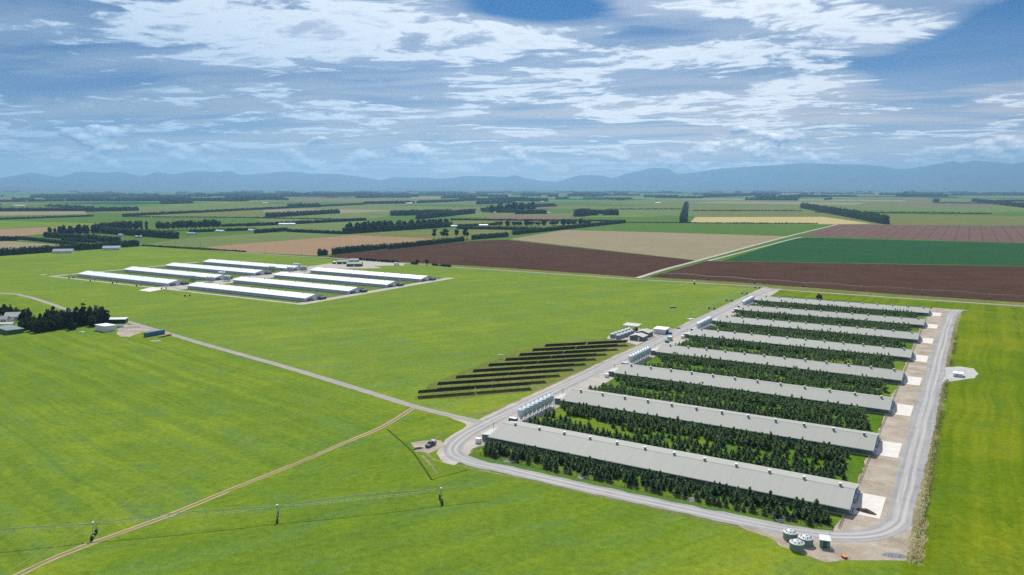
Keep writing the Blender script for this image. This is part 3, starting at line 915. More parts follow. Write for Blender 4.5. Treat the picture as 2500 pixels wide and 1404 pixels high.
def roof_mesh(x0, x1, y0, y1, e, r, mat, over=0.5, th=0.12, name='roof'):
    ym = (y0 + y1) / 2
    sl = (r - e) / (ym - y0)
    ze = e - over * sl + 0.04
    zr = r + 0.04
    m = MB()
    prof = [(y0 - over, ze), (ym, zr), (y1 + over, ze), (y1 + over, ze + th), (ym, zr + th), (y0 - over, ze + th)]
    m.prism_x(prof, x0 - over, x1 + over)
    return m.mesh(name, M[mat])


vent_b = MB()
vent_b.lathe([(0.43, -0.35), (0.43, 0.68), (0.50, 0.72), (0.50, 0.82)], 10)
vent_me = vent_b.mesh('roof_vent', M['vent_body'])
vc = MB()
vc.lathe([(0.52, 0.86), (0.62, 0.90), (0.56, 1.08), (0.12, 1.18)], 10)
vent_cap_me = vc.mesh('cap', M['vent_cap'])
hood = MB()
hood.prism_y([(0, 0.1), (1.0, 0.0), (1.0, 0.35), (0.55, 1.25), (0, 1.35)], -0.62, 0.62)
hood_me = hood.mesh('fan_hood', M['fan_blue'])
fan = MB()
fan.tube((1.0, 0, 0.62), (1.08, 0, 0.62), 0.42, 0.42, 12)
fan_me = fan.mesh('fan', M['dark_metal'])
wall_me = MB().prism_x(gable_prof(0, SW, SE, SR), 0, SL).mesh('wall', M['wall_green'])
plinth_me = MB().box(-0.05, SL + 0.05, -0.05, SW + 0.05, 0, 0.35).mesh('plinth', M['concrete_grey'])
roof_me = roof_mesh(0, SL, 0, SW, SE, SR, 'roof_grey')
rc = MB()
rc.prism_x([(SW / 2 - 0.34, SR + 0.10), (SW / 2, SR + 0.165), (SW / 2 + 0.34, SR + 0.10), (SW / 2 + 0.34, SR + 0.14), (SW / 2, SR + 0.215), (SW / 2 - 0.34, SR + 0.14)], -0.52, SL + 0.52)
ridge_me = rc.mesh('ridge_cap', M['roof_grey'])
bf = MB()
for x in (SL + 0.50,):
    ym = SW / 2
    for s in (0, 1):
        ya, yb = (-0.55, ym) if s == 0 else (SW + 0.55, ym)
        za, zb = SE - 0.02, SR + 0.20
        vs = [(x, ya, za - 0.12), (x, yb, zb - 0.12), (x, yb, zb + 0.05), (x, ya, za + 0.05)]
        vs += [(x + 0.06, a, b) for _, a, b in vs]
        bf.add(vs, [(0, 1, 2, 3), (7, 6, 5, 4), (0, 4, 5, 1), (1, 5, 6, 2), (2, 6, 7, 3), (3, 7, 4, 0)])
barge_me = bf.mesh('barge_board', M['trim_light'])
gut = {}
for s, y in ((0, -0.62), (1, SW + 0.5)):
    gut[s] = MB().box(-0.5, SL + 0.5, y, y + 0.12, SE - 0.16, SE - 0.03).mesh('gutter', M['trim_light'])
shut_me = MB().box(-0.9, 0.9, -0.07, 0.0, 0.75, 1.95).mesh('shutter', M['wall_deep_green'])
door_me = MB().box(0, 0.08, -2.1, 2.1, 0.1, 2.9).mesh('door', M['trim_light'])
room_me = MB().box(-4.0, -0.03, 1.0, 9.2, 0, 2.3).mesh('control_room', M['wall_green'])
rroof = MB()
rroof.prism_y([(-4.3, 2.32), (0.02, 2.62), (0.02, 2.72), (-4.3, 2.42)], 0.6, 9.6)
rroof_me = rroof.mesh('room_roof', M['roof_small'])
room2_me = MB().box(-3.2, -0.03, 15.2, 20.6, 0, 2.1).mesh('store_room', M['wall_deep_green'])
r2 = MB()
r2.prism_y([(-3.5, 2.12), (0.02, 2.40), (0.02, 2.50), (-3.5, 2.22)], 14.9, 20.9)
room2r_me = r2.mesh('room_roof', M['roof_small'])
rdoor_me = MB().box(-4.07, -4.0, 4.2, 5.2, 0.05, 2.05).mesh('door', M['white_paint'])
for i in range(8):
    base = UV(0, i * PITCH_V)
    lab = ['long grey roofed poultry shed nearest the irrigation boom', 'long grey roofed poultry shed second from the irrigation boom', 'long grey roofed poultry shed third from the irrigation boom',
           'long grey roofed poultry shed fourth from the irrigation boom', 'long grey roofed poultry shed across the road from the service buildings', 'long grey roofed poultry shed third from the ploughed field',
           'long grey roofed poultry shed second from the ploughed field', 'long grey roofed poultry shed nearest the ploughed field'][i]
    t = thing('poultry_shed', lab, 'shed', base, U_ANG, 'grey roofed poultry sheds')
    wl = link_mesh('wall', wall_me, t)
    for k in range(11):
        link_mesh('shutter', shut_me, wl, (4 + k * 11.6, 0, 0))
    link_mesh('plinth', plinth_me, t)
    rf = link_mesh('roof', roof_me, t)
    link_mesh('ridge_cap', ridge_me, rf)
    link_mesh('barge_board', barge_me, rf)
    for s in (0, 1):
        link_mesh('gutter', gut[s], rf)
    for k in range(12):
        o = link_mesh('roof_vent', vent_me, t, (4.8 + k * 10.5, SW / 2 - (1.1 if i else -0.3), SR - 0.02), rnd.uniform(-8, 8))
        link_mesh('cap', vent_cap_me, o)
    for y in (2.0, 4.2, 11.6, 13.6, 16.6, 18.8):
        o = link_mesh('fan_hood', hood_me, t, (SL + 0.01, y, 0.35))
        link_mesh('fan', fan_me, o)
    link_mesh('door', door_me, t, (SL + 0.01, 8.0, 0))
    rm = link_mesh('control_room', room_me, t)
    link_mesh('room_roof', rroof_me, rm)
    link_mesh('door', rdoor_me, rm)
    rm = link_mesh('store_room', room2_me, t)
    link_mesh('room_roof', room2r_me, rm)

# white gas boxes, slender vent poles
box_b = MB().box(-0.9, 0.9, -0.7, 0.7, 0.15, 1.75).mesh('cabinet', M['white_paint'])
box_l = MB().box(-1.0, 1.0, -0.8, 0.8, 1.75, 1.85).mesh('lid', M['white_paint'])
box_s = MB().box(-0.95, 0.95, -0.75, 0.75, 0.0, 0.15).mesh('base', M['concrete_grey'])
for i in (0, 2, 4, 6):
    t = thing('gas_cabinet', 'white gas cabinet beside the silo end corner of the %s grey shed' % NEAR[i], 'cabinet', UV(-3.4, i * PITCH_V - 2.4), U_ANG + 6, 'gas cabinets')
    for n_, me in (('cabinet', box_b), ('lid', box_l), ('base', box_s)):
        link_mesh(n_, me, t)
pole_m = MB().tube((0, 0, 0), (0, 0, 4.4), 0.09, 0.09, 6).mesh('pole', M['galv_dark'])
pole_l = MB().box(-0.16, 0.16, -0.16, 0.16, 4.4, 4.75).mesh('lamp_head', M['white_paint'])
for i in range(8):
    t = thing('lamp_pole', 'slender pole standing at the silo end of the %s grey shed' % NEAR[i], 'pole', UV(-4.7, i * PITCH_V + 10.2), 0, 'poles at the silo ends')
    link_mesh('pole', pole_m, t)
    link_mesh('lamp_head', pole_l, t)

# ------------------------------------------------------------------ feed silos
RS = 1.52


def silo_meshes(r, zc0, zc1, ztop, bodymat, roofmat, legmat, n=20):
    d = {}
    prof = [(r, zc0)]
    k = 5
    for j in range(k):                                   # ringed barrel sheets
        za = zc0 + (zc1 - zc0) * j / k
        zb = zc0 + (zc1 - zc0) * (j + 1) / k
        prof += [(r, za + 0.02), (r, zb - 0.04), (r + 0.035, zb - 0.02)]
    prof += [(r, zc1)]
    d['barrel'] = MB().lathe(prof, n).mesh('barrel', M[bodymat])
    d['cone_roof'] = MB().lathe([(r + 0.08, zc1), (r + 0.08, zc1 + 0.04), (0.28, ztop), (0.28, ztop + 0.05)], n).mesh('cone_roof', M[roofmat])
    d['lid'] = MB().lathe([(0.22, ztop + 0.05), (0.22, ztop + 0.25), (0.05, ztop + 0.3)], 8).mesh('lid', M['galv_dark'])
    d['hopper'] = MB().lathe([(0.20, zc0 - 2.0), (r - 0.02, zc0 - 0.01)], n).mesh('hopper', M[bodymat])
    d['leg'] = MB().tube((0, 0, 0), (0, 0, zc0 + 0.5), 0.075, 0.075, 5).mesh('leg', M[legmat])
    d['ladder'] = MB().box(r + 0.10, r + 0.14, -0.2, -0.16, 0.3, zc1).box(r + 0.10, r + 0.14, 0.16, 0.2, 0.3, zc1).mesh('ladder', M[legmat])
    d['auger'] = MB().tube((0, 0, zc0 - 2.0), (1.9, 0.3, zc0 - 1.1), 0.09, 0.09, 6).mesh('auger', M['galv'])
    return d


def silo(name, ms, loc, rz, label, group, r, legs=4):
    t = thing(name, label, 'silo', loc, rz, group)
    for k in ('barrel', 'hopper', 'ladder', 'auger'):
        link_mesh(k, ms[k], t)
    rf = link_mesh('cone_roof', ms['cone_roof'], t)
    link_mesh('lid', ms['lid'], rf)
    for k in range(legs):
        a = 2 * math.pi * (k + 0.5) / legs
        link_mesh('leg', ms['leg'], t, ((r - 0.02) * math.cos(a), (r - 0.02) * math.sin(a), 0))
    return t


ms = silo_meshes(RS, 2.75, 5.0, 5.95, 'zinc', 'zinc_roof', 'galv')
for g, i in enumerate((0, 2, 4, 6)):
    v0 = i * PITCH_V + 28.0
    o = slab('silo_platform', [UV(-4.6, v0 - 2.0), UV(-0.9, v0 - 2.0), UV(-0.9, v0 + 26.5), UV(-4.6, v0 + 26.5)], 0.32, 'concrete_grey', 'long concrete silo platform between the %s and the next grey shed' % NEAR[i])
    for k in range(8):
        silo('feed_silo', ms, UV(-2.8, v0 + k * 3.52, 0.32), U_ANG,
             '%s galvanised feed silo in the row behind the %s grey shed' % (ORD[k], NEAR[i]), 'galvanised feed silos', RS)
    t = thing('service_box', 'green service box at the end of the silo row behind the %s grey shed' % NEAR[i], 'box', UV(-6.0, v0 - 1.2), U_ANG, 'green service boxes')
    MB().box(-1.6, 1.6, -0.9, 0.9, 0, 1.5).build('cabinet', M['wall_deep_green'], t)
    MB().box(-1.7, 1.7, -1.0, 1.0, 1.5, 1.6).build('lid', M['trim_light'], t)

# ------------------------------------------------------------------ white roofed sheds
WL, WW, WE, WR = 157.0, 21.5, 2.9, 5.0
ww_me = MB().prism_x(gable_prof(0, WW, WE, WR), 0, WL).mesh('wall', M['wall_lavender'])
wr_me = roof_mesh(0, WL, 0, WW, WE, WR, 'roof_white', 0.6, 0.1)
wrc = MB()
wrc.prism_x([(WW / 2 - 0.3, WR + 0.09), (WW / 2, WR + 0.145), (WW / 2 + 0.3, WR + 0.09), (WW / 2 + 0.3, WR + 0.12), (WW / 2, WR + 0.19), (WW / 2 - 0.3, WR + 0.12)], -0.6, WL + 0.6)
wrc_me = wrc.mesh('ridge_cap', M['white_paint'])
wv_me = MB().lathe([(0.40, -0.3), (0.40, 0.55), (0.50, 0.6), (0.50, 0.85)], 8).mesh('roof_vent', M['galv_dark'])
wd_me = MB().box(WL, WL + 0.08, 8.6, 12.2, 0.05, 2.9).mesh('door', M['white_paint'])
wa_me = MB().box(WL + 0.05, WL + 4.0, 14.0, 20.0, 0, 2.3).mesh('plant_room', M['wall_deep_green'])
wb_me = MB().box(WL + 0.05, WL + 1.6, 2.0, 7.0, 0, 2.0).mesh('fan_box', M['wall_green'])
sp_me = MB().box(0, 0.25, -0.05, 0.0, 0, WE).mesh('wall_post', M['trim_light'])
cl_me = MB().box(-3.2, 3.2, -0.06, 0.0, 0.9, 2.2).mesh('curtain', M['curtain'])
gw_me = MB().box(-0.6, WL + 0.6, -0.72, -0.6, WE - 0.24, WE - 0.1).mesh('gutter', M['white_paint'])
POST_W = MB().box(-0.1, 0.1, -0.1, 0.1, 0, 3.4).mesh('post', M['galv_dark'])
for blk in range(2):
    for i in range(4):
        a0 = (-187.0 if blk == 0 else 0.0) - WL
        nm = ['nearest the lane', 'second from the lane', 'third from the lane', 'farthest from the lane'][i]
        lab = 'long white roofed shed %s in the block %s' % (nm, 'behind the concrete pad' if blk == 0 else 'at the wide path')
        t = thing('poultry_shed', lab, 'shed', AB(a0, i * 52.0), W_ANG, 'white roofed sheds')
        wl = link_mesh('wall', ww_me, t)
        for k in range(17):
            link_mesh('curtain', cl_me, wl, (6 + k * 9.1, -0.01, 0))
        rf = link_mesh('roof', wr_me, t)
        link_mesh('ridge_cap', wrc_me, rf)
        link_mesh('gutter', gw_me, rf)
        for k in range(7):
            link_mesh('roof_vent', wv_me, t, (13 + k * 22 + rnd.uniform(-1, 1), WW / 2 - 0.3, WR))
        link_mesh('door', wd_me, t)
        link_mesh('plant_room', wa_me, t)
        link_mesh('fan_box', wb_me, t)
ws = silo_meshes(1.35, 2.4, 5.2, 6.2, 'silo_green', 'zinc_roof', 'galv_dark', 14)
cnt = 0
for gi, (a, b) in enumerate([(-204.5, 40), (-207, 77.5), (-179, 42), (-172.5, 57), (-206, 145), (-206, 181.5), (-182, 150), (-176.5, 165)]):
    for k in range(3):
        silo('feed_silo', ws, AB(a + (k - 1) * 3.1, b + (k - 1) * 0.5), W_ANG, '%s green silo of the trio %s' % (['left', 'middle', 'right'][k], ['behind the white shed by the concrete pad', 'peeping over the second white shed of the pad block', 'in the gravel yard nearest the concrete pad', 'in the gravel yard facing the second white shed', 'in the gap before the farthest white shed', 'peeping over the farthest white shed', 'in the gravel yard beside the farthest white shed', 'in the gravel yard nearest the green roofed buildings'][gi]),
             'green feed silos', 1.35)


# ------------------------------------------------------------------ water tanks
def tank_meshes(r, h, dome, wall, top, slots=8):
    d = {}
    n = 32
    prof = [(r, 0)]
    for j in range(6):
        za, zb = h * j / 6, h * (j + 1) / 6
        prof += [(r, za + 0.02), (r + 0.03, (za + zb) / 2), (r, zb - 0.02)]
    d['wall'] = MB().lathe(prof, n).mesh('wall', M[wall])
    d['roof'] = MB().lathe([(r + 0.07, h), (r + 0.07, h + 0.06), (r * 0.55, h + dome * 0.7), (0.35, h + dome)], n).mesh('roof', M[top])
    rb = MB()
    d['rib'] = rb.add([(r + 0.02, -0.05, h + 0.05), (r + 0.02, 0.05, h + 0.05), (r * 0.55, 0.05, h + dome * 0.7 + 0.01), (r * 0.55, -0.05, h + dome * 0.7 + 0.01),
                       (r + 0.02, -0.05, h + 0.11), (r + 0.02, 0.05, h + 0.11), (r * 0.55, 0.05, h + dome * 0.7 + 0.07), (r * 0.55, -0.05, h + dome * 0.7 + 0.07)],
                      [(4, 5, 6, 7), (0, 1, 5, 4), (1, 2, 6, 5), (2, 3, 7, 6), (3, 0, 4, 7)]).mesh('rib', M[top])
    s0, s1 = r * 0.62, r * 0.80
    za = h + dome * 0.7 * (r - s0) / (r * 0.45) + 0.02
    zb = h + dome * 0.7 * (r - s1) / (r * 0.45) + 0.02
    d['vent_slot'] = MB().add([(s1, -0.11, zb + 0.05), (s1, 0.11, zb + 0.05), (s0, 0.11, za + 0.05), (s0, -0.11, za + 0.05), (s1, -0.11, zb + 0.12), (s1, 0.11, zb + 0.12), (s0, 0.11, za + 0.12), (s0, -0.11, za + 0.12)],
                              [(4, 5, 6, 7), (0, 1, 5, 4), (1, 2, 6, 5), (2, 3, 7, 6), (3, 0, 4, 7)]).mesh('vent_slot', M['dark_metal'])
    d['hatch'] = MB().lathe([(0.35, h + dome), (0.35, h + dome + 0.12), (0.1, h + dome + 0.16)], 10).mesh('hatch', M[top])
    return d


def tank(ms, loc, label, group, slots=8, rz=0.0):
    t = thing('water_tank', label, 'tank', loc, rz, group)
    link_mesh('wall', ms['wall'], t)
    rf = link_mesh('roof', ms['roof'], t)
    link_mesh('hatch', ms['hatch'], rf)
    for k in range(slots):
        link_mesh('rib', ms['rib'], rf, rz=360 / slots * (k + 0.5))
        if 'vent_slot' in ms:
            link_mesh('vent_slot', ms['vent_slot'], rf, rz=360 / slots * k)
    return t


tm = tank_meshes(1.86, 1.95, 0.72, 'tank_green', 'tank_roof')
for (px, py), lb in (((1945, 1341), 'green water tank closest to the grass edge of the three at the bend'), ((1967, 1329), 'green water tank beside the square hut at the bend'),
                     ((1929, 1315), 'green water tank against the front road at the bend')):
    tank(tm, G(px, py), lb, 'water tanks at the bend', 8, rnd.uniform(0, 40))
ty = tank_meshes(1.65, 2.5, 0.75, 'tank_grey', 'tank_top')
for k in range(6):
    for c in range(2):
        if k == 5 and c == 1:
            continue
        tank(ty, UV(-42.3 + c * 4.6 + k * 0.35, 208.5 + k * 4.6 - c * 1.5), '%s grey water tank from the solar rows in the %s line' % (ORD[k], ['outer', 'inner'][c]), 'grey yard tanks', 6, rnd.uniform(0, 40))

# ------------------------------------------------------------------ hut and small things at the bend
t = thing('pump_hut', 'small square green hut beside the water tanks', 'hut', G(2013, 1334), U_ANG + 12)
MB().box(-1.25, 1.25, -1.2, 1.2, 0, 2.25).build('wall', M['tank_green'], t)
hr = MB()
hr.prism_x([(-1.45, 2.2), (1.4, 2.55), (1.4, 2.65), (-1.45, 2.3)], -1.45, 1.45)
hr.build('roof', M['trim_light'], t)
MB().box(-0.45, 0.45, -1.26, -1.2, 0.05, 1.95).build('door', M['wall_deep_green'], t)
MB().tube((1.2, 1.1, 0), (1.2, 1.1, 4.0), 0.05, 0.04, 5).build('aerial', M['galv_dark'], t)
t = thing('orange_hopper', 'small orange topped hopper lying on the bare gravel', 'hopper', G(2061, 1362), 20)
t.scale = (0.6, 0.6, 0.6)
MB().prism_x([(-0.9, 0.25), (0.9, 0.25), (1.1, 0.75), (-1.1, 0.75)], -0.8, 0.9).build('body', M['galv_dark'], t)
MB().box(-0.85, 0.95, -1.15, 1.15, 0.75, 0.95).build('lid', M['orange_paint'], t)
for y in (-0.9, 0.9):
    MB().tube((-0.2, y - 0.1, 0.25), (-0.2, y + 0.1, 0.25), 0.25, 0.25, 10).build('wheel', M['black_rubber'], t)
t = thing('hose_coil', 'white coiled hose lying beside the green hut', 'hose', G(2030, 1339), 0)
for k, (rr, zz) in enumerate(((0.75, 0.06), (0.62, 0.16), (0.5, 0.06))):
    mm = MB()
    for j in range(16):
        a0, a1 = 2 * math.pi * j / 16, 2 * math.pi * (j + 1) / 16
        mm.tube((rr * math.cos(a0), rr * math.sin(a0) * 0.8, zz), (rr * math.cos(a1), rr * math.sin(a1) * 0.8, zz), 0.06, 0.06, 5, False)
    mm.build('coil', M['white_paint'], t)


def mound(name, c, rx, ry, h, rz, mat, label, cat, seed):
    m = MB()
    n, k = 26, 9
    vs, fs = [], []
    for j in range(k):
        f = j / (k - 1)
        for i in range(n):
            a = 2 * math.pi * i / n
            q = Vector((math.cos(a) * 1.3, math.sin(a) * 1.3, seed + f * 1.5))
            e = 1 + 0.22 * mnoise.noise(q)
            z = h * (1 - f ** 1.7) * (1 + 0.35 * mnoise.noise(Vector((math.cos(a) * f * 3, math.sin(a) * f * 3, seed)))) if j < k - 1 else -0.03
            vs.append((rx * f * e * math.cos(a), ry * f * e * math.sin(a), z))
    for j in range(k - 1):
        for i in range(n):
            fs.append((j * n + i, (j + 1) * n + i, (j + 1) * n + (i + 1) % n, j * n + (i + 1) % n))
    m.add(vs, fs)
    return tag(m.build(name, M[mat], None, c, rz), label, cat)


mound('manure_heap', UV(128.0, 6.0, 0.1), 3.1, 1.35, 0.85, U_ANG - 12, 'manure', 'brown manure heap on the nearest concrete pad', 'heap', 3.1)


def stones(name, c, rx, ry, n, size, mat, label, rz=0, seed=1):
    r_ = random.Random(seed)
    m = MB()
    for _ in range(n):
        a, d = r_.uniform(0, 6.283), math.sqrt(r_.random())
        x, y = rx * d * math.cos(a), ry * d * math.sin(a)
        s = size * r_.uniform(0.5, 1.3)
        zc_ = 0.12 * (1 - d) * 2 + s * 0.1
        vs = []
        for (i, j, k) in ((1, 0, 0), (-1, 0, 0), (0, 1, 0), (0, -1, 0), (0, 0, 1), (0, 0, -1)):
            f = s * r_.uniform(0.35, 0.65)
            vs.append((x + i * f, y + j * f, zc_ + k * f * 0.8))
        m.add(vs, [(0, 2, 4), (2, 1, 4), (1, 3, 4), (3, 0, 4), (2, 0, 5), (1, 2, 5), (3, 1, 5), (0, 3, 5)])
    o = m.build(name, M[mat], None, c, rz)
    return tag(o, label, 'stones', kind='stuff')


stones('stones', G(2183, 1357), 3.0, 1.2, 380, 0.5, 'stone', 'heap of grey stones at the gravel corner', -10, 2)
for k, (px, py, lb) in enumerate([(1244, 1126, 'pale stone patch by the front fence nearest the bend'), (1425, 1165, 'pale stone patch midway along the front fence'),
                                  (1690, 1220, 'pale stone patch under the front conifers'), (1905, 1267, 'large pale stone patch near the fence corner')]):
    stones('stones', G(px, py), 2.3, 1.5, 260, 0.32, 'stone_pale', lb, 20 * k, 5 + k)
stones('stones', G(1023, 1101), 1.6, 1.2, 120, 0.4, 'stone_pale', 'pale stones beside the dug patch', 0, 15)
mound('earth_heap', G(1020, 1096), 2.2, 1.1, 0.7, 30, 'manure', 'low earth heap beside the parked utility vehicle', 'heap', 7.7)

# ------------------------------------------------------------------ parked utility vehicle
p0, p1 = G(1041, 1094.5), G(1062, 1083)
ang = math.degrees(math.atan2((p0 - p1).y, (p0 - p1).x))
t = thing('utility_vehicle', 'dark utility vehicle with a silver canopy parked on the dug patch', 'car', (p0 + p1) / 2, ang)
prof = [(-2.6, 0.45), (2.5, 0.45), (2.62, 0.75), (2.5, 1.02), (1.15, 1.15), (-2.6, 1.12)]
bd = MB().prism_y(prof, -0.92, 0.92).build('body', M['car_paint'], t)
cab = MB()
cab.add([(1.2, -0.88, 1.13), (1.2, 0.88, 1.13), (-0.75, 0.88, 1.13), (-0.75, -0.88, 1.13), (0.55, -0.68, 1.72), (0.55, 0.68, 1.72), (-0.6, 0.68, 1.74), (-0.6, -0.68, 1.74)],
        [(4, 5, 6, 7), (0, 1, 5, 4), (1, 2, 6, 5), (2, 3, 7, 6), (3, 0, 4, 7)])
cb = cab.build('cab', M['car_paint'], t)
MB().add([(1.17, -0.78, 1.17), (1.17, 0.78, 1.17), (0.6, 0.64, 1.68), (0.6, -0.64, 1.68)], [(0, 1, 2, 3)]).build('windscreen', M['glass_dark'], cb, (0.03, 0, 0.01))
for s in (-1, 1):
    f = [(0, 1, 2, 3)] if s > 0 else [(3, 2, 1, 0)]
    MB().add([(1.0, s * 0.9, 1.18), (0.3, s * 0.9, 1.18), (0.3, s * 0.72, 1.66), (0.58, s * 0.72, 1.66)], f).build('window', M['glass_dark'], cb)
    MB().add([(0.22, s * 0.9, 1.18), (-0.65, s * 0.9, 1.18), (-0.58, s * 0.72, 1.67), (0.22, s * 0.72, 1.66)], f).build('window', M['glass_dark'], cb)
    MB().box(2.55, 2.62, s * 0.62 - 0.2, s * 0.62 + 0.2, 0.74, 0.92).build('headlight', M['chrome'], t)
    for x in (-1.65, 1.65):
        wmb = MB().tube((x, s * 0.78, 0.37), (x, s * 0.98, 0.37), 0.37, 0.37, 14).build('wheel', M['black_rubber'], t)
        MB().tube((x, s * 0.98, 0.37), (x, s * 1.0, 0.37), 0.2, 0.2, 10).build('rim', M['chrome'], wmb)
MB().add([(-0.85, -0.9, 1.14), (-0.85, 0.9, 1.14), (-2.55, 0.9, 1.14), (-2.55, -0.9, 1.14), (-0.85, -0.8, 1.78), (-0.85, 0.8, 1.78), (-2.5, 0.8, 1.74), (-2.5, -0.8, 1.74)],
         [(4, 5, 6, 7), (0, 1, 5, 4), (1, 2, 6, 5), (2, 3, 7, 6), (3, 0, 4, 7)]).build('canopy', M['chrome'], t)

# ------------------------------------------------------------------ solar rows
leg_me = MB().box(-0.06, 0.06, -0.06, 0.06, 0, 2.1).mesh('post', M['galv'])
PW, PT, PH = 4.2, R(35), 2.3           # panel depth up the slope, tilt, height of the table centre


def table_meshes(L):
    nb = 22
    face, back = MB(), MB()
    cs, sn = math.cos(PT), math.sin(PT)
    for j in range(nb):
        for k in range(2):
            x0, x1 = L * j / nb + 0.02, L * (j + 1) / nb - 0.02
            s0, s1 = -PW / 2 + PW * k / 2 + 0.02, -PW / 2 + PW * (k + 1) / 2 - 0.02
            # +y is the low, sunny side
            q = [(x0, s0 * cs, PH - s0 * sn), (x1, s0 * cs, PH - s0 * sn), (x1, s1 * cs, PH - s1 * sn), (x0, s1 * cs, PH - s1 * sn)]
            face.add(q + [(a, b, c - 0.05) for a, b, c in q], [(0, 1, 2, 3), (7, 6, 5, 4), (0, 4, 5, 1), (1, 5, 6, 2), (2, 6, 7, 3), (3, 7, 4, 0)])
    for s in (-1.2, 0, 1.2):
        back.box(0, L, s * cs - 0.04, s * cs + 0.04, PH - s * sn - 0.20, PH - s * sn - 0.06)
    return face.mesh('panel_table', M['panel_back']), back.mesh('rail', M['galv_dark'])


sl = [((1020, 971.5), (1297, 950)), ((1068, 951), (1333, 933)), ((1113, 934.5), (1367, 917.7)), ((1154.5, 918.7), (1399.7, 903)), ((1193, 904), (1429.5, 890)), ((1234, 890), (1454.5, 877.8)),
      ((1268.5, 877.8), (1481.4, 866)), ((1300.7, 865.8), (1508, 854)), ((1331, 854.7), (1533, 843.6))]
for i, (a, b) in enumerate(sl):
    A, B = G(*a) + Vector((-0.1, 1.9, 0)), G(*b) + Vector((-0.1, 1.9, 0))
    d = B - A
    L = d.length
    t = thing('solar_row', 'long row of dark solar panels, %s from the farm lane' % ORD[i], 'solar panels', A, math.degrees(math.atan2(d.y, d.x)), 'solar rows')
    half = L / 2 - 0.35
    fm, bm_ = table_meshes(half)
    for x in (0.0, L / 2 + 0.35):
        o = link_mesh('panel_table', fm, t, (x, 0, 0))
        link_mesh('rail', bm_, o)
    for k in range(10):
        link_mesh('post', leg_me, t, (1.2 + (L - 2.4) * k / 9, 0, 0))
    MB().box(-0.25, 0.25, -0.35, -0.15, 0.9, 1.6).build('inverter_box', M['white_paint'], t, (L / 2, -0.1, 0))


# ------------------------------------------------------------------ irrigators
def irrigator(name, label, towers, h, end=None, start=None, hub=False, drops=True, r=0.12, cat='irrigator', wire=0.03, wscale=1.0):
    base = towers[0]
    t = thing(name, label, cat, base, 0)
    pts = ([start] if start is not None else []) + towers + ([end] if end is not None else [])

    def L_(p, z):
        return Vector((p.x - base.x, p.y - base.y, z))
    for k in range(len(pts) - 1):
        a, b = pts[k], pts[k + 1]
        d = (b - a)
        ln = d.length
        n = 10
        side = Vector((-d.y, d.x, 0)).normalized()
        full = ln > 25
        arch = 0.9 if full else 0.15
        m, tr, dr = MB(), MB(), MB()
        line = []
        for j in range(n + 1):
            f = j / n
            line.append(L_(a + d * f, h + arch * math.sin(math.pi * f)))
        for j in range(n):
            m.tube(line[j], line[j + 1], r, r, 6, False)
        if full:
            low = []
            for j in range(1, n):
                f = j / n
                low.append((line[j] - Vector((0, 0, 1.25 * math.sin(math.pi * f) ** 0.6)), j))
            for sgn in (-1, 1):
                prev = line[0]
                for q, j in low:
                    qq = q + side * (0.55 * sgn)
                    tr.tube(prev, qq, wire, wire, 4, False)
                    tr.tube(qq, line[j], wire, wire, 4, False)
                    prev = qq
                tr.tube(prev, line[-1], wire, wire, 4, False)
        span = m.build('pipe_span', M['galv'], t)
        if tr.f:
            tr.build('truss', M['galv'], span)
        if drops:
            nd = int(ln / 6.2)
            for j in range(1, nd):
                f = j / nd
                p = L_(a + d * f, h + arch * math.sin(math.pi * f))
                o = dr_hose.copy()
                COL.objects.link(o)
                o.parent = span
                o.location = p
                o.rotation_euler = (rnd.uniform(-0.25, 0.25), rnd.uniform(-0.25, 0.25), 0)
    for k, p in enumerate(towers):
        q = towers[min(k + 1, len(towers) - 1)] - towers[max(k - 1, 0)]
        s = Vector((-q.y, q.x, 0)).normalized()
        along = Vector((q.x, q.y, 0)).normalized()
        if hub and k == 0:
            mm = MB()
            for sx in (-1, 1):
                for sy in (-1, 1):
                    mm.tube(L_(p + s * 1.6 * sx + along * 1.6 * sy, 0), L_(p + s * 0.2 * sx + along * 0.2 * sy, h + 0.3), 0.09, 0.06, 5)
            mm.tube(L_(p, 0), L_(p, h + 0.5), 0.13, 0.13, 8)
            mm.build('centre_tower', M['galv'], t)
            MB().box(-2.4, 2.4, -2.4, 2.4, 0, 0.2).build('footing', M['concrete'], t, L_(p, 0), 20)
            continue
        mm = MB()
        wb = 2.15 * wscale
        for sg in (-1, 1):
            mm.tube(L_(p + s * wb * sg, 0.75), L_(p + s * 0.12 * sg, h), 0.085, 0.06, 5)
            mm.tube(L_(p + s * wb * sg * 0.8, 0.95), L_(p + along * 0.9 + s * 0.1 * sg, h), 0.05, 0.05, 4)
        mm.tube(L_(p - s * wb, 0.7), L_(p + s * wb, 0.7), 0.12, 0.12, 6)
        tw = mm.build('drive_tower', M['galv'], t)
        MB().box(-0.3, 0.3, -0.25, 0.25, 0.75, 1.2).build('gearbox', M['dark_metal'], tw, L_(p, 0))
        for sg in (-1, 1):
            c = L_(p + s * wb * sg, 0.72)
            wd = MB().tube(c - along * 0.22, c + along * 0.22, 0.72, 0.72, 16).build('wheel', M['black_rubber'], tw)
        MB().box(-0.25, 0.25, -0.2, 0.2, h + 0.1, h + 0.55).build('control_box', M['white_paint'], tw, L_(p, 0))
    return t


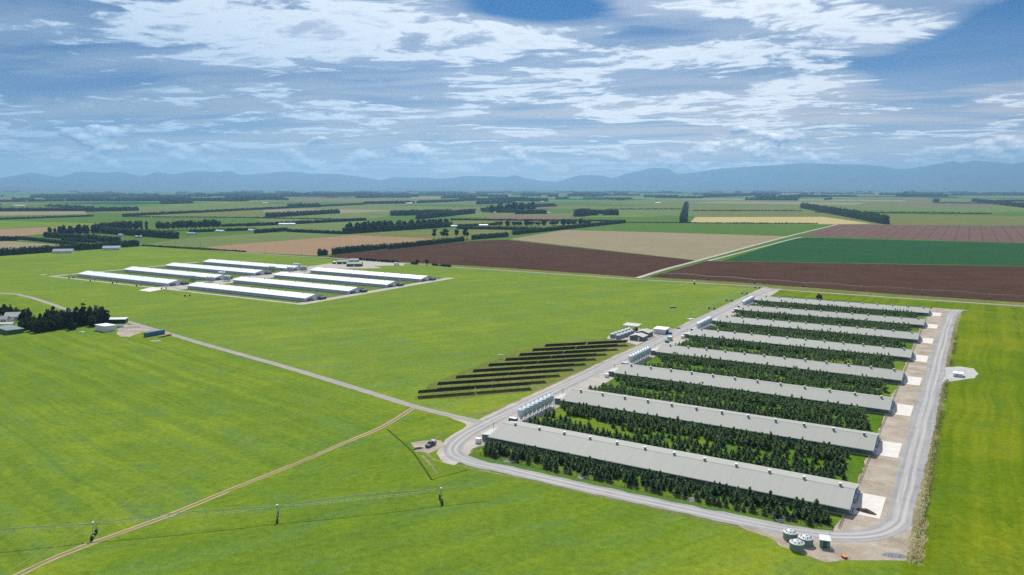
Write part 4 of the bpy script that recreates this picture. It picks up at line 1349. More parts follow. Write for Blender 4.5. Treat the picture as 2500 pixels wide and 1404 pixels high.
dh = MB()
dh.tube((0, 0, 0), (0, 0, -1.75), 0.035, 0.035, 4)
dh_me = dh.mesh('drop_hose', M['galv_dark'])
nz = MB()
nz.tube((0, 0, -1.75), (0, 0, -2.55), 0.06, 0.06, 5)
dh2 = MB()
dh2.v, dh2.f = list(nz.v), list(nz.f)
dr_hose = bpy.data.objects.new('sprinkler', dh2.mesh('sprinkler', M['white_paint']))
T1, T2, T3 = G(230, 1312), G(678, 1268), G(1077, 1225)
T0 = T1 + (T1 - T2)
Tm = T0 + (T1 - T2)
nb_ = irrigator('irrigation_boom', 'long galvanised irrigation boom on wheeled towers crossing the near pasture', [Tm, T0, T1, T2, T3], 3.9, end=T3 + (T3 - T2).normalized() * 13.5)
MB().tube((0, 0, 0), (0.9, 0.25, 0.75), 0.06, 0.05, 5).build('end_gun', M['galv'], nb_, T3 - Tm + (T3 - T2).normalized() * 13.4 + Vector((0, 0, 3.9)))
P = [UV(-21.8, 302), UV(-22.2, 353), UV(-22.2, 402), UV(-22.4, 452), UV(-22.4, 499)]
irrigator('irrigation_boom', 'arched irrigation boom beside the silo road with a pyramid centre', P, 4.0, end=UV(-22.4, 512), hub=True)
P = [AB(-391, -12.2), AB(-331, -14.6), AB(-292, -14), AB(-252.8, -14.1), AB(-213.4, -13.6), AB(-173.3, -13.8), AB(-111.7, -32.5)]
irrigator('irrigation_boom', 'irrigation boom standing along the front of the white roofed sheds', P, 4.0, hub=True, drops=False)
P = [UV(-130, 541), UV(-81, 538), UV(-33.2, 533), UV(12.2, 533.5), UV(63.5, 531), UV(113.2, 534), UV(163.9, 531), UV(215, 530), UV(266, 530)]
irrigator('irrigation_boom', 'thin irrigation boom crossing the dark ploughed field', P, 4.0, drops=False, wscale=0.9)
bpy.data.objects.remove(dr_hose)

# ------------------------------------------------------------------ service yard by the silo road
def gabled_box(name, label, cat, loc, rz, lx, ly, e, r, wall, roof, door=None, ridge_along='y', group=None, over=0.35):
    t = thing(name, label, cat, loc, rz, group)
    if ridge_along == 'y':
        MB().prism_y([(0, 0), (lx, 0), (lx, e), (lx / 2, r), (0, e)], 0, ly).build('wall', M[wall], t)
        sl_ = (r - e) / (lx / 2)
        for s, nm in ((0, 'roof'), (1, 'roof')):
            xa, xb = (-over, lx / 2 + 0.02) if s == 0 else (lx / 2 - 0.02, lx + over)
            za, zb = (e - over * sl_ + 0.05, r + 0.05) if s == 0 else (r + 0.05, e - over * sl_ + 0.05)
            if s == 1:
                za += 0.004
                zb += 0.004
            MB().prism_y([(xa, za), (xb, zb), (xb, zb + 0.1), (xa, za + 0.1)], -over, ly + over).build('roof_slope', M[roof], t)
        if door:
            MB().box(lx * 0.62, lx * 0.62 + door, -0.06, 0.0, 0.02, 2.1).build('door', M['white_paint'], t)
            MB().box(lx * 0.2, lx * 0.2 + 1.1, -0.06, 0.0, 1.0, 1.9).build('window', M['glass_dark'], t)
    else:
        MB().prism_x(gable_prof(0, ly, e, r), 0, lx).build('wall', M[wall], t)
        link_mesh('roof', roof_mesh(0, lx, 0, ly, e, r, roof, over), t)
        if door:
            MB().box(lx * 0.45, lx * 0.45 + door, -0.06, 0.0, 0.02, 2.1).build('door', M['white_paint'], t)
            for f in (0.12, 0.28, 0.7, 0.86):
                MB().box(lx * f - 0.55, lx * f + 0.55, -0.05, 0.0, 0.9, 2.0).build('window', M['glass_dark'], t)
    return t


gabled_box('service_shed', 'green gabled shed in front at the service yard', 'shed', UV(-30.5, 208), U_ANG, 8.8, 8.0, 2.5, 3.6, 'wall_green', 'roof_small', 1.0)
gabled_box('service_shed', 'pale gabled shed behind the green one at the service yard', 'shed', UV(-31.5, 221), U_ANG, 8.2, 8.5, 2.8, 4.0, 'wall_green', 'roof_small', 1.0)
t = thing('service_shed', 'white flat roofed shed at the service yard', 'shed', UV(-25.5, 236), U_ANG)
MB().box(0, 8.2, 0, 7.5, 0, 3.1).build('wall', M['wall_white'], t)
MB().prism_x([(-0.3, 3.1), (7.8, 3.5), (7.8, 3.6), (-0.3, 3.2)], -0.3, 8.5).build('roof', M['white_paint'], t)
MB().box(8.2, 8.26, 1.2, 4.6, 0.05, 2.7).build('door', M['dark_metal'], t)
t = thing('machinery_canopy', 'open sided canopy sheltering red machinery', 'canopy', UV(-46.5, 236), U_ANG)
for x in (0.2, 4.8, 9.4):
    for y in (0.2, 6.2):
        MB().box(x - 0.08, x + 0.08, y - 0.08, y + 0.08, 0, 3.5).build('post', M['galv_dark'], t)
MB().prism_x([(-0.6, 3.5), (7.0, 4.1), (7.0, 4.22), (-0.6, 3.62)], -0.6, 10.2).build('roof', M['roof_small'], t)
t = thing('red_tractor', 'red tractor parked under the open canopy', 'tractor', UV(-39.5, 238.5, 0.0), U_ANG)
MB().box(-1.6, 0.6, -0.45, 0.45, 0.6, 1.4).build('bonnet', M['red_paint'], t)
MB().box(0.6, 1.9, -0.75, 0.75, 0.7, 2.5).build('cab', M['red_paint'], t)
for x, r_ in ((-1.1, 0.45), (1.4, 0.75)):
    for s in (-1, 1):
        MB().tube((x, s * 0.75, r_), (x, s * 1.05, r_), r_, r_, 12).build('wheel', M['black_rubber'], t)
t = thing('white_trailer', 'white covered trailer under the open canopy', 'trailer', UV(-44.0, 238), U_ANG)
MB().box(-1.9, 1.9, -0.95, 0.95, 0.6, 2.2).build('body', M['white_paint'], t)
for s in (-1, 1):
    MB().tube((0.2, s * 0.8, 0.4), (0.2, s * 1.0, 0.4), 0.4, 0.4, 12).build('wheel', M['black_rubber'], t)
t = thing('blue_skip', 'bright blue skip beside the white shed', 'skip', UV(-15.4, 239), U_ANG + 10)
MB().prism_x([(-0.8, 0), (0.8, 0), (1.15, 1.3), (-1.15, 1.3)], -1.4, 1.4).build('body', M['blue_bright'], t)
MB().box(-1.5, 1.5, -1.22, 1.22, 1.3, 1.38).build('rim', M['blue_bright'], t)
t = thing('orange_gantry', 'small orange steel frame at the yard edge', 'frame', UV(-20.8, 257.5), 5)
for x in (-0.9, 0.9):
    MB().box(x - 0.09, x + 0.09, -0.09, 0.09, 0, 1.9).build('upright', M['orange_paint'], t)
MB().box(-0.99, 0.99, -0.09, 0.09, 1.9, 2.08).build('crossbar', M['orange_paint'], t)
t = thing('flat_trailer', 'low dark trailer beside the orange frame', 'trailer', UV(-17.5, 260.5), -5)
MB().box(-1.7, 1.7, -0.8, 0.8, 0.5, 0.75).build('deck', M['dark_metal'], t)
for s in (-1, 1):
    MB().tube((0.3, s * 0.85, 0.35), (0.3, s * 1.05, 0.35), 0.35, 0.35, 12).build('wheel', M['black_rubber'], t)
t = thing('grey_container', 'small grey container beside the silo end of the fifth nearest shed', 'container', UV(-8.3, 219.5), U_ANG)
MB().box(-1.2, 1.2, -1.5, 1.5, 0.1, 2.4).build('body', M['galv'], t)
MB().box(-1.25, 1.25, -1.55, 1.55, 2.4, 2.5).build('roof', M['trim_light'], t)
t = thing('teal_bin', 'teal plastic bin in front of the small grey container', 'bin', UV(-7.6, 212.3), U_ANG)
MB().prism_x([(-0.9, 0), (0.9, 0), (1.1, 1.3), (-1.1, 1.3)], -1.1, 1.1).build('body', M['teal'], t)
MB().box(-1.2, 1.2, -1.2, 1.2, 1.3, 1.42).build('lid', M['teal'], t)
# pump cabin in its fenced pad
t = thing('pump_cabin', 'white flat topped pump cabin on the gravel pad', 'cabin', UV(145.4, 205.4), U_ANG)
MB().box(0, 4.2, 0, 5.2, 0, 1.7).build('wall', M['wall_white'], t)
MB().box(-0.2, 4.4, -0.2, 5.4, 1.7, 1.85).build('roof', M['white_paint'], t)
MB().box(1.9, 2.3, 2.2, 2.6, 1.85, 2.2).build('roof_vent', M['dark_metal'], t)
MB().box(1.2, 2.2, -0.06, 0.0, 0.05, 1.55).build('door', M['galv'], t)


# ------------------------------------------------------------------ fences
def fence(name, label, pts, step, h=1.15, wires=3, mat='wood_post', pr=0.075, rail=False):
    t = thing(name, label, 'fence', pts[0], 0)
    w_ = MB()
    pm = MB().box(-pr, pr, -pr, pr, -0.02, h).mesh('post', M[mat])
    for a, b in zip(pts, pts[1:]):
        d = b - a
        n = max(1, round(d.length / step))
        for k in range(n + (b is pts[-1])):
            p = a + d * (k / n)
            o = link_mesh('post', pm, t, p - pts[0], math.degrees(math.atan2(d.y, d.x)))
            o.rotation_euler = (rnd.uniform(-.04, .04), rnd.uniform(-.04, .04), o.rotation_euler[2])
        for k in range(wires):
            z = h * (0.92 - 0.3 * k)
            w_.tube(a - pts[0] + Vector((0, 0, z)), b - pts[0] + Vector((0, 0, z)), 0.035 if rail else 0.016, None, 4, False)
    w_.build('wire', M['galv_dark'] if not rail else M[mat], t)
    return t


fence('post_fence', 'post and wire fence along the front of the nearest conifers', [UV(0.2, -3.5), UV(0.2, -12.6), UV(60, -13.4), UV(121.6, -12.3)], 4.2, rail=True)
fence('post_fence', 'short post fence at the corner of the nearest shed', [UV(123.1, -9.8), UV(123.1, -1.2)], 2.0, rail=True)
for i in range(7):
    b = i * PITCH_V
    fence('post_fence', 'post and wire fence across the fan end gap behind the %s grey shed' % NEAR[i], [UV(123.4, b + 22.2), UV(123.6, b + 56.8)], 3.4, rail=True)
fence('post_fence', 'light fence round the pump cabin pad', [UV(141.6, 202.5), UV(141.6, 214.5), UV(150.5, 216)], 3.0, 1.5, 2, 'galv', 0.05)
fence('post_fence', 'long fence between the cross road verge and the ploughed land', GL([(1600, 679.5), (1800, 691), (2164, 718.5), (2500, 742.5), (2700, 757)]), 9.0, 1.2, 2)
fence('post_fence', 'fence behind the farthest grey shed', [UV(0, 441), UV(60, 441), UV(124, 441)], 5.0, 1.2, 2)
# fence post shade cloth lines, power poles along the far lane
pp_me = MB().tube((0, 0, 0), (0, 0, 9.0), 0.16, 0.11, 6).mesh('pole', M['wood_post'])
pc_me = MB().box(-1.1, 1.1, -0.07, 0.07, 8.2, 8.4).mesh('crossarm', M['wood_post'])
for k, (px, py) in enumerate([(258, 592), (490, 606), (567, 611), (648, 618), (736, 623), (428, 600), (1340, 668), (1180, 527), (1178, 540)]):
    t = thing('power_pole', '%s power pole along the far lane counted from the dark hedges' % ORD[k], 'pole', G(px, py), W_ANG + 90, 'power poles')
    link_mesh('pole', pp_me, t)
    link_mesh('crossarm', pc_me, t)

# ------------------------------------------------------------------ farmyard by the dark grove
def corner_box(name, label, cat, pc, pa, pb, h, h2, wall, roof, over=0.3):
    """box with one corner at pc, walls to pa and towards pb (squared)"""
    t = thing(name, label, cat, pc, math.degrees(math.atan2((pa - pc).y, (pa - pc).x)))
    la, lb = (pa - pc).length, (pb - pc).length
    s = 1 if (pa - pc).cross(pb - pc).z > 0 else -1
    y0, y1 = (0, lb) if s > 0 else (-lb, 0)
    MB().box(0, la, y0, y1, 0, h).build('wall', M[wall], t)
    MB().prism_x([(y0 - over, h), (y1 + over, h2), (y1 + over, h2 + 0.15), (y0 - over, h + 0.15)], -over, la + over).build('roof', M[roof], t)
    return t, la, lb, y0, y1


pc = G(256, 811)
t, la, lb, y0, y1 = corner_box('farm_shed', 'pale box shaped shed beside the dark grove', 'shed', pc, G(233, 806.5), G(287, 808), 3.6, 3.8, 'wall_white', 'white_paint')
MB().box(la * 0.3, la * 0.3 + 1.2, y0 - 0.06 if y0 < 0 else y1, y0 if y0 < 0 else y1 + 0.06, 0, 2.1).build('door', M['galv'], t)
pa, pb = G(250, 790), G(306, 789)
d = pb - pa
t = thing('lean_to', 'long dark open fronted lean-to behind the pale shed', 'shed', pa, math.degrees(math.atan2(d.y, d.x)))
L = d.length
MB().box(0, L, 5.0, 5.2, 0, 3.0).build('back_wall', M['galv_dark'], t)
for k in range(6):
    MB().box(L * k / 5 - 0.12, L * k / 5 + 0.12, 0, 0.2, 0, 2.7).build('post', M['galv_dark'], t)
MB().box(0, 0.15, 0.2, 5.0, 0, 2.8).box(L - 0.15, L, 0.2, 5.0, 0, 2.8).build('end_wall', M['galv_dark'], t)
MB().prism_x([(-0.5, 2.75), (5.5, 3.2), (5.5, 3.32), (-0.5, 2.87)], -0.4, L + 0.4).build('roof', M['trim_light'], t)
t = thing('silage_tank', 'light blue tank lying beside the pale shed', 'tank', G(293, 800), 15)
MB().tube((-1.9, 0, 1.0), (1.9, 0, 1.0), 0.95, 0.95, 16).build('barrel', M['sky_blue_tank'], t)
MB().box(-1.3, -0.9, -0.7, 0.7, 0, 0.4).box(0.9, 1.3, -0.7, 0.7, 0, 0.4).build('cradle', M['galv_dark'], t)
pa, pb = G(357, 823.5), G(403, 815)
d = pb - pa
t = thing('shipping_container', 'long blue shipping container beside the farm lane', 'container', pa, math.degrees(math.atan2(d.y, d.x)))
L = d.length
m = MB()
nr = 34
for k in range(nr):
    x0, x1 = L * k / nr, L * (k + 1) / nr
    o_ = 0.05 if k % 2 else 0.0
    m.box(x0, x1, 0 - o_, 2.44 + o_, 0.15, 2.75)
m.build('body', M['blue_steel'], t)
MB().box(-0.05, L + 0.05, -0.08, 2.52, 2.75, 2.85).build('roof', M['blue_steel'], t)
MB().box(-0.05, L + 0.05, -0.08, 2.52, 0.0, 0.15).build('base', M['dark_metal'], t)
for y in (0.12, 1.26):
    MB().box(-0.1, -0.01, y, y + 1.06, 0.2, 2.7).build('door', M['blue_steel'], t)
pa, pb = G(387, 824.5), G(419, 817.5)
d = pb - pa
t = thing('flat_deck_trailer', 'rusty flat deck trailer beside the blue container', 'trailer', pa, math.degrees(math.atan2(d.y, d.x)))
L = d.length
for k in range(8):
    MB().box(0, L, -1.2 + 0.3 * k + 0.01, -1.2 + 0.3 * k + 0.29, 0.75, 0.85 + 0.01 * (k % 2)).build('plank', M['rust'], t)
for x in (L * 0.25, L * 0.75, L * 0.87):
    for s in (-1, 1):
        MB().tube((x, s * 0.85, 0.38), (x, s * 1.1, 0.38), 0.38, 0.38, 12).build('wheel', M['black_rubber'], t)
stones('rubble', G(382, 833), 2.8, 1.0, 26, 1.0, 'white_paint', 'scattered white rubbish below the blue container', 10, 31)
stones('rubble', G(200, 811), 1.6, 0.8, 22, 0.9, 'white_paint', 'small white rubbish heap left of the pale shed', 10, 32)
sheet('bare_patch', GL([(283, 812), (292, 801), (304, 792), (330, 794), (352, 801), (372, 807), (345, 812), (318, 823), (290, 822)]), 0.054, 'gravel_tan', 'bare yard strewn with rubble beside the pale shed', 'dirt', 1.8)
stones('rubble', G(318, 800), 8.0, 5.0, 120, 0.8, 'stone_pale', 'scattered rubble in the bare yard', 0, 33)
corner_box('farm_shed', 'low green shed in front of the farmhouse', 'shed', G(18, 818), G(-15, 808), G(40, 811), 2.7, 2.9, 'wall_deep_green', 'roof_green')
gabled_box('farmhouse', 'white gabled farmhouse among the dark trees', 'house', G(10, 784), 12, 11, 8, 3.0, 5.6, 'wall_white', 'roof_small', 1.0, 'x')
gabled_box('farmhouse', 'second small white house at the edge of the grove', 'house', G(-22, 790), 12, 10, 6, 2.8, 4.6, 'wall_white', 'roof_house', 1.0, 'x')
gabled_box('farm_shed', 'low grey garage beside the white farmhouse', 'shed', G(-2, 800), 12, 8, 6, 2.3, 3.0, 'wall_lavender', 'roof_small', 1.0, 'x')

# far houses and buildings
gabled_box('farmhouse', 'grey roofed house standing in front of the long dark hedge', 'house', G(128, 619), 12, 26, 11, 3.4, 6.0, 'wall_lavender', 'roof_house', 1.5, 'x')
gabled_box('farmhouse', 'grey roofed house at the end of the long dark hedge', 'house', G(250, 611), 12, 24, 11, 3.4, 6.0, 'wall_lavender', 'roof_house', 1.5, 'x')
gabled_box('farm_building', 'green roofed farm building nearest the white truck', 'building', G(846, 651), W_ANG + 34, 18, 10, 3.2, 5.2, 'wall_deep_green', 'roof_green', 1.5, 'x')
gabled_box('farm_building', 'green roofed farm building beside the round tank', 'building', G(823, 645), W_ANG + 34, 13, 9, 3.0, 4.8, 'wall_deep_green', 'roof_green', 1.5, 'x')
gabled_box('farm_building', 'green roofed farm building behind the other two', 'building', G(853, 641.5), W_ANG + 34, 11, 9, 3.0, 4.8, 'wall_deep_green', 'roof_green', 1.5, 'x')
gabled_box('farm_building', 'small annexe beside the green roofed buildings', 'building', G(872, 648), W_ANG + 34, 6, 6, 2.6, 3.6, 'wall_deep_green', 'roof_green', 1.0, 'x')
tank(tank_meshes(2.6, 2.4, 0.9, 'tank_green', 'tank_roof'), G(816, 644), 'round tank beside the green roofed buildings', None, 6)
t = thing('white_truck', 'white truck parked on the cross road by the green roofed buildings', 'truck', G(968, 647.5), W_ANG + 10)
MB().box(-2.9, 1.6, -1.2, 1.2, 1.0, 3.4).build('box_body', M['white_paint'], t)
MB().prism_y([(1.7, 0.6), (3.6, 0.6), (3.6, 1.6), (3.1, 2.6), (1.7, 2.6)], -1.1, 1.1).build('cab', M['white_paint'], t)
for x in (-1.9, 2.6):
    for s in (-1, 1):
        MB().tube((x, s * 0.9, 0.5), (x, s * 1.2, 0.5), 0.5, 0.5, 12).build('wheel', M['black_rubber'], t)
small = [(1130, 522.5, 18, 0), (1205, 521, 10, 1), (1335, 521, 14, 1), (1460, 526, 16, 0), (1100, 555, 16, 0), (640, 497, 30, 0), (30, 503, 90, 0), (288, 577, 12, 1), (455, 573, 22, 1), (525, 567, 22, 0),
         (605, 565, 18, 0), (680, 550, 40, 0), (990, 497, 40, 0), (1600, 496, 30, 0), (1320, 493, 20, 0), (2255, 471, 90, 0), (1170, 553, 22, 0), (105, 513, 22, 0), (1500, 485, 26, 0), (1390, 471, 40, 0)]
NAMES_SMALL = ['white shed beside the tall pine block', 'small house tucked behind the pine block', 'white house beside the low dark trees', 'white shed before the dark square plantation', 'white shed at the end of the tall pine belt',
               'lone white barn far out in the plain', 'long pale glasshouse on the far plain', 'white shed between the dark hedge rows', 'grey house under the poplars', 'long pale shed under the poplars',
               'white shed at the hedge corner', 'long pale shed behind the low hedge', 'white sheds beyond the long thin hedge', 'pale shed out on the green plain', 'small pale house among far trees',
               'white dairy far out below the ranges', 'pale shed behind the olive field', 'pale barn under the distant hedge', 'small white hut on the far green plain', 'faint white shed near the horizon']
for (px, py, ln, k), lb in zip(small, NAMES_SMALL):
    gabled_box('far_building', lb, 'building', G(px, py), rnd.choice([-25, 5, 12, -31]), ln, max(6, ln * 0.35), 3.2, 5.0, 'wall_white' if not k else 'wall_lavender', 'trim_light' if not k else 'roof_house', None, 'x', 'far farm buildings')
for k, (px, lb) in enumerate(((333, 'round water tank on the grass by the poplar hedge'), (343, 'second round water tank on the grass by the poplar hedge'))):
    tank(tank_meshes(3.2, 3.0, 1.0, 'tank_grey', 'tank_top'), G(px, 580.5), lb, None, 6)
# white irrigation gate post on the cross road
t = thing('road_marker', 'white marker box with a dark base on the cross road', 'marker', G(1695, 694), 0)
MB().box(-0.7, 0.7, -0.7, 0.7, 0, 2.0).build('base', M['dark_metal'], t)
MB().box(-0.8, 0.8, -0.8, 0.8, 2.0, 3.4).build('box', M['white_paint'], t)
t = thing('trough', 'low dark trough lying in the middle of the pasture', 'trough', G(1643, 751.5), 10)
MB().prism_x([(-0.8, 0), (0.8, 0), (1.0, 0.8), (-1.0, 0.8)], -2.2, 2.2).build('body', M['galv_dark'], t)
MB().box(-2.3, 2.3, -1.1, 1.1, 0.8, 0.9).build('rim', M['rust'], t)
t = thing('weather_station', 'small grey instrument stand left of the solar rows', 'instrument', G(1222, 876), 0)
for a in range(3):
    MB().tube((math.cos(a * 2.1) * 1.3, math.sin(a * 2.1) * 1.3, 0), (0, 0, 2.2), 0.06, 0.05, 5).build('leg', M['galv'], t)
MB().box(-1.3, 1.3, -0.25, 0.25, 2.1, 2.4).build('head', M['galv'], t)


# ------------------------------------------------------------------ trees
import numpy as np


class Quads:
    """many small leaf quads, gathered fast"""
    def __init__(s):
        s.q = []

    def leaf(s, c, a, b):
        s.q.append((c - a - b, c + a - b, c + a + b, c - a + b))

    def arr(s):
        return np.array([[tuple(p) for p in q] for q in s.q], dtype=np.float32).reshape(-1, 3)


def mesh_from_quads(name, arr, mat):
    n = len(arr) // 4
    me = bpy.data.meshes.new(name)
    me.vertices.add(len(arr))
    me.vertices.foreach_set('co', arr.ravel())
    me.loops.add(n * 4)
    me.loops.foreach_set('vertex_index', np.arange(n * 4, dtype=np.int32))
    me.polygons.add(n)
    me.polygons.foreach_set('loop_start', np.arange(0, n * 4, 4, dtype=np.int32))
    me.polygons.foreach_set('loop_total', np.full(n, 4, dtype=np.int32))
    me.update(calc_edges=True)
    me.materials.append(mat)
    return me


def rv(r_):
    while True:
        v = Vector((r_.uniform(-1, 1), r_.uniform(-1, 1), r_.uniform(-1, 1)))
        if 0.05 < v.length < 1:
            return v.normalized()


def conifer_arr(seed, h, rad, n, wide=0.16):
    """young shelter conifer: upswept sprays, ragged leader"""
    r_ = random.Random(seed)
    Q = Quads()
    lean = Vector((r_.uniform(-.05, .05), r_.uniform(-.05, .05), 1))
    lob = [r_.uniform(0.75, 1.25) for _ in range(7)]
    for k in range(n):
        t = 0.06 + 0.92 * (r_.random() ** 1.15)
        a = r_.uniform(0, 2 * math.pi)
        R0 = rad * (min(1.0, (1 - t) * 1.25 + 0.05) ** 0.85) * lob[int(a / 0.9) % 7] * r_.uniform(0.65, 1.2)
        c0 = lean * (t * h)
        out = Vector((math.cos(a), math.sin(a), 0))
        up = r_.uniform(-0.05, 0.65)
        d = (out + Vector((0, 0, up))).normalized()
        f = r_.uniform(0.45, 0.8)
        c = c0 + out * (R0 * f) + Vector((0, 0, up * R0 * 0.4))
        ln = R0 * 0.42 + 0.14
        side = d.cross(Vector((0, 0, 1)))
        side = (side + Vector((r_.uniform(-.6, .6), r_.uniform(-.6, .6), r_.uniform(-.7, .7)))).normalized()
        Q.leaf(c, d * ln, side * (wide + R0 * 0.12) * r_.uniform(0.7, 1.3))
    for k in range(7):                                       # leaders
        b = Vector((r_.uniform(-.25, .25), r_.uniform(-.25, .25), h * r_.uniform(0.86, 0.98)))
        Q.leaf(b, Vector((r_.uniform(-.12, .12), r_.uniform(-.12, .12), h * 0.07)), Vector((math.cos(k), math.sin(k), 0)) * 0.09)
    return Q.arr()


def crown_arr(seed, lobes, n, size, squash=0.8):
    """broad crown: leaf clumps on and in several uneven lobes (cx, cy, cz, rx, ry, rz)"""
    r_ = random.Random(seed)
    Q = Quads()
    tot = sum(l[3] * l[4] for l in lobes)
    for (cx, cy, cz, rx, ry, rz) in lobes:
        for k in range(int(n * rx * ry / tot)):
            v = rv(r_)
            f = r_.uniform(0.62, 1.06)
            bump = 1 + 0.22 * mnoise.noise(v * 2.6 + Vector((seed, cx, cz)))
            c = Vector((cx + v.x * rx * f * bump, cy + v.y * ry * f * bump, cz + v.z * rz * f * bump))
            a = rv(r_)
            b = a.cross(rv(r_)).normalized()
            s = size * r_.uniform(0.6, 1.35)
            Q.leaf(c, a * s, b * (s * squash))
    return Q.arr()


def trunk_mesh(h, r0, r1=None, limbs=0, seed=1):
    r_ = random.Random(seed)
    m = MB()
    p = Vector((0, 0, -0.1))
    n = 4
    for k in range(n):
        q = Vector((r_.uniform(-.04, .04) * h * 0.3, r_.uniform(-.04, .04) * h * 0.3, h * (k + 1) / n))
        m.tube(p, q, r0 * (1 - 0.75 * k / n), r0 * (1 - 0.75 * (k + 1) / n), 6, k == 0)
        p = q
    for k in range(limbs):
        z = h * r_.uniform(0.35, 0.8)
        a = r_.uniform(0, 6.28)
        ln = h * r_.uniform(0.2, 0.4)
        m.tube((0, 0, z), (math.cos(a) * ln * 0.7, math.sin(a) * ln * 0.7, z + ln * 0.75), r0 * 0.4, r0 * 0.12, 5, False)
    return m.mesh('trunk', M['bark'])


def tree(name, label, cat, crown, trunk, loc, rz, s, group=None, sz=None):
    t = thing(name, label, cat, loc, rz, group)
    t.scale = (s, s, sz or s)
    link_mesh('trunk', trunk, t)
    link_mesh('crown', crown, t)
    return t


# shelter conifers in strips between the grey sheds
vr = random.Random(5)
var_hi = [conifer_arr(100 + k, vr.uniform(3.3, 4.5), vr.uniform(1.1, 1.5), 135, 0.14) for k in range(10)]
var_hi_me = [mesh_from_quads('crown', a, M['conifer']) for a in var_hi]
var_lo = [conifer_arr(200 + k, vr.uniform(3.3, 4.5), vr.uniform(1.15, 1.5), 66, 0.21) for k in range(8)]
ctr = [trunk_mesh(4.4, 0.11, limbs=0, seed=k) for k in range(3)]
spots = []
for i in range(8):
    b = i * PITCH_V
    rows = [(-11.6, 0.70 if i == 0 else 0.9, 'front'), (-8.4, 0.84, 'front'), (-5.4, 0.9, 'front'), (-2.9, 0.82, 'front')]
    if i < 7:
        rows += [(26.0, 0.84, 'rear'), (29.6, 0.88, 'rear')]
        rows += [(33.2, 0.8, 'rear'), (36.8, 0.75, 'rear'), (40.4, 0.6, 'rear')]
    for ri, (dv, dens_, kind) in enumerate(rows):
        u = 2.0 + vr.uniform(0, 1.2)
        uend = 119.5 if kind == 'front' else 119.0
        if i == 0 and kind == 'front':
            uend = 120.5 if ri else 116
        if kind == 'front' and i > 0:
            u += 2.0 * (3 - ri)
            uend = 116.5
        while u < uend:
            gap = mnoise.noise(Vector((u * 0.055, b * 0.31 + dv * 0.11, 1.7)))
            thr = 0.62 if kind == 'front' else (0.5 if dv < 31 else (0.02 if u < 50 else 0.48))
            if i == 0 and kind == 'front':
                thr = 0.62
            if gap < thr and vr.random() < dens_:
                s = vr.triangular(0.5, 1.2, 0.88) * (0.95 if kind == 'front' else 0.86) * (0.92 if i == 0 else 1.0)
                spots.append((u + vr.uniform(-.45, .45), b + dv + vr.uniform(-.6, .6), s, i, kind))
            u += vr.uniform(1.6, 2.25)
spots = [(UV(u, v), s, i, k) for (u, v, s, i, k) in spots]
spots.sort(key=lambda q: q[0].length - q[1] * 3)
LBL = {(0, 'front'): 'young dark conifer in the strip between the front fence and the nearest grey shed',
       (0, 'rear'): 'young dark conifer in the thin strip behind the nearest grey shed',
       (1, 'front'): 'young dark conifer in the dense strip before the second nearest grey shed',
       (1, 'rear'): 'young dark conifer in the thin strip behind the second nearest grey shed',
       (2, 'front'): 'young dark conifer in the dense strip before the third nearest grey shed',
       (2, 'rear'): 'young dark conifer in the thin strip behind the third nearest grey shed'}
rest = []
for k, (p, s, i, kind) in enumerate(spots):
    rz = vr.uniform(0, 360)
    if k < 300 and (i, kind) in LBL:
        tree('conifer_tree', LBL[(i, kind)], 'conifer', var_hi_me[vr.randrange(10)], ctr[k % 3], p, rz, s, 'conifers ' + LBL[(i, kind)].split('conifer ')[1], s * vr.uniform(0.9, 1.12))
    else:
        a = (var_hi if k < 700 else var_lo)[vr.randrange(8)]
        c, sn = math.cos(R(rz)), math.sin(R(rz))
        m3 = np.array([[c * s, -sn * s, 0], [sn * s, c * s, 0], [0, 0, s * vr.uniform(0.9, 1.12)]], dtype=np.float32)
        rest.append(a @ m3.T + np.array([p.x, p.y, 0], dtype=np.float32))
o = link_mesh('conifer_strips', mesh_from_quads('conifer_strips', np.concatenate(rest), M['conifer']))
tag(o, 'dark conifer strips between the farther grey sheds', 'conifers', kind='stuff')

# rough weeds along the fan end verge and below the conifers
Q = Quads()
Q2 = Quads()
for k in range(5200):
    v_ = vr.uniform(-22, 330)
    u_ = 143.0 + vr.gauss(0, 0.7) + (0.9 if v_ > 225 else 0)
    if 198 < v_ < 232 or mnoise.noise(Vector((v_ * 0.06, 2.2, 0))) < -0.25:
        continue
    p = UV(u_, v_)
    s = vr.uniform(0.06, 0.18)
    a = rv(vr)
    tgt = Q if mnoise.noise(Vector((u_ * 0.4, v_ * 0.11, 9))) > 0.02 else Q2
    tgt.leaf(p + Vector((0, 0, s)), a * s, Vector((vr.uniform(-.4, .4), vr.uniform(-.4, .4), 1)) * s)
tag(link_mesh('weeds', mesh_from_quads('weeds', Q.arr(), M['weed_leaf'])), 'green weeds along the fan end road', 'weeds', kind='stuff')
tag(link_mesh('dry_weeds', mesh_from_quads('dry_weeds', Q2.arr(), M['straw_leaf'])), 'dry straw coloured weeds along the fan end road', 'weeds', kind='stuff')
# small dark shrubs behind the farthest shed
shr = [mesh_from_quads('crown', crown_arr(40 + k, [(0, 0, 0.8, 1.1, 1.1, 0.9), (0.7, 0.2, 0.6, 0.8, 0.8, 0.7)], 70, 0.35), M['grove_leaf']) for k in range(3)]
strk = trunk_mesh(0.9, 0.07, seed=4)
for k in range(16):
    sh = (1.0 if k != 5 else 1.5) * vr.uniform(0.7, 1.25)
    tree('shrub', '%s small dark shrub along the back fence of the farthest grey shed' % ORD[k], 'shrub', shr[k % 3], strk, UV(6 + k * 7.3 + vr.uniform(-1.5, 1.5), 439.5), vr.uniform(0, 360), sh * 1.1, 'back fence shrubs',
         sh * (2.2 if k == 5 else 1.0))

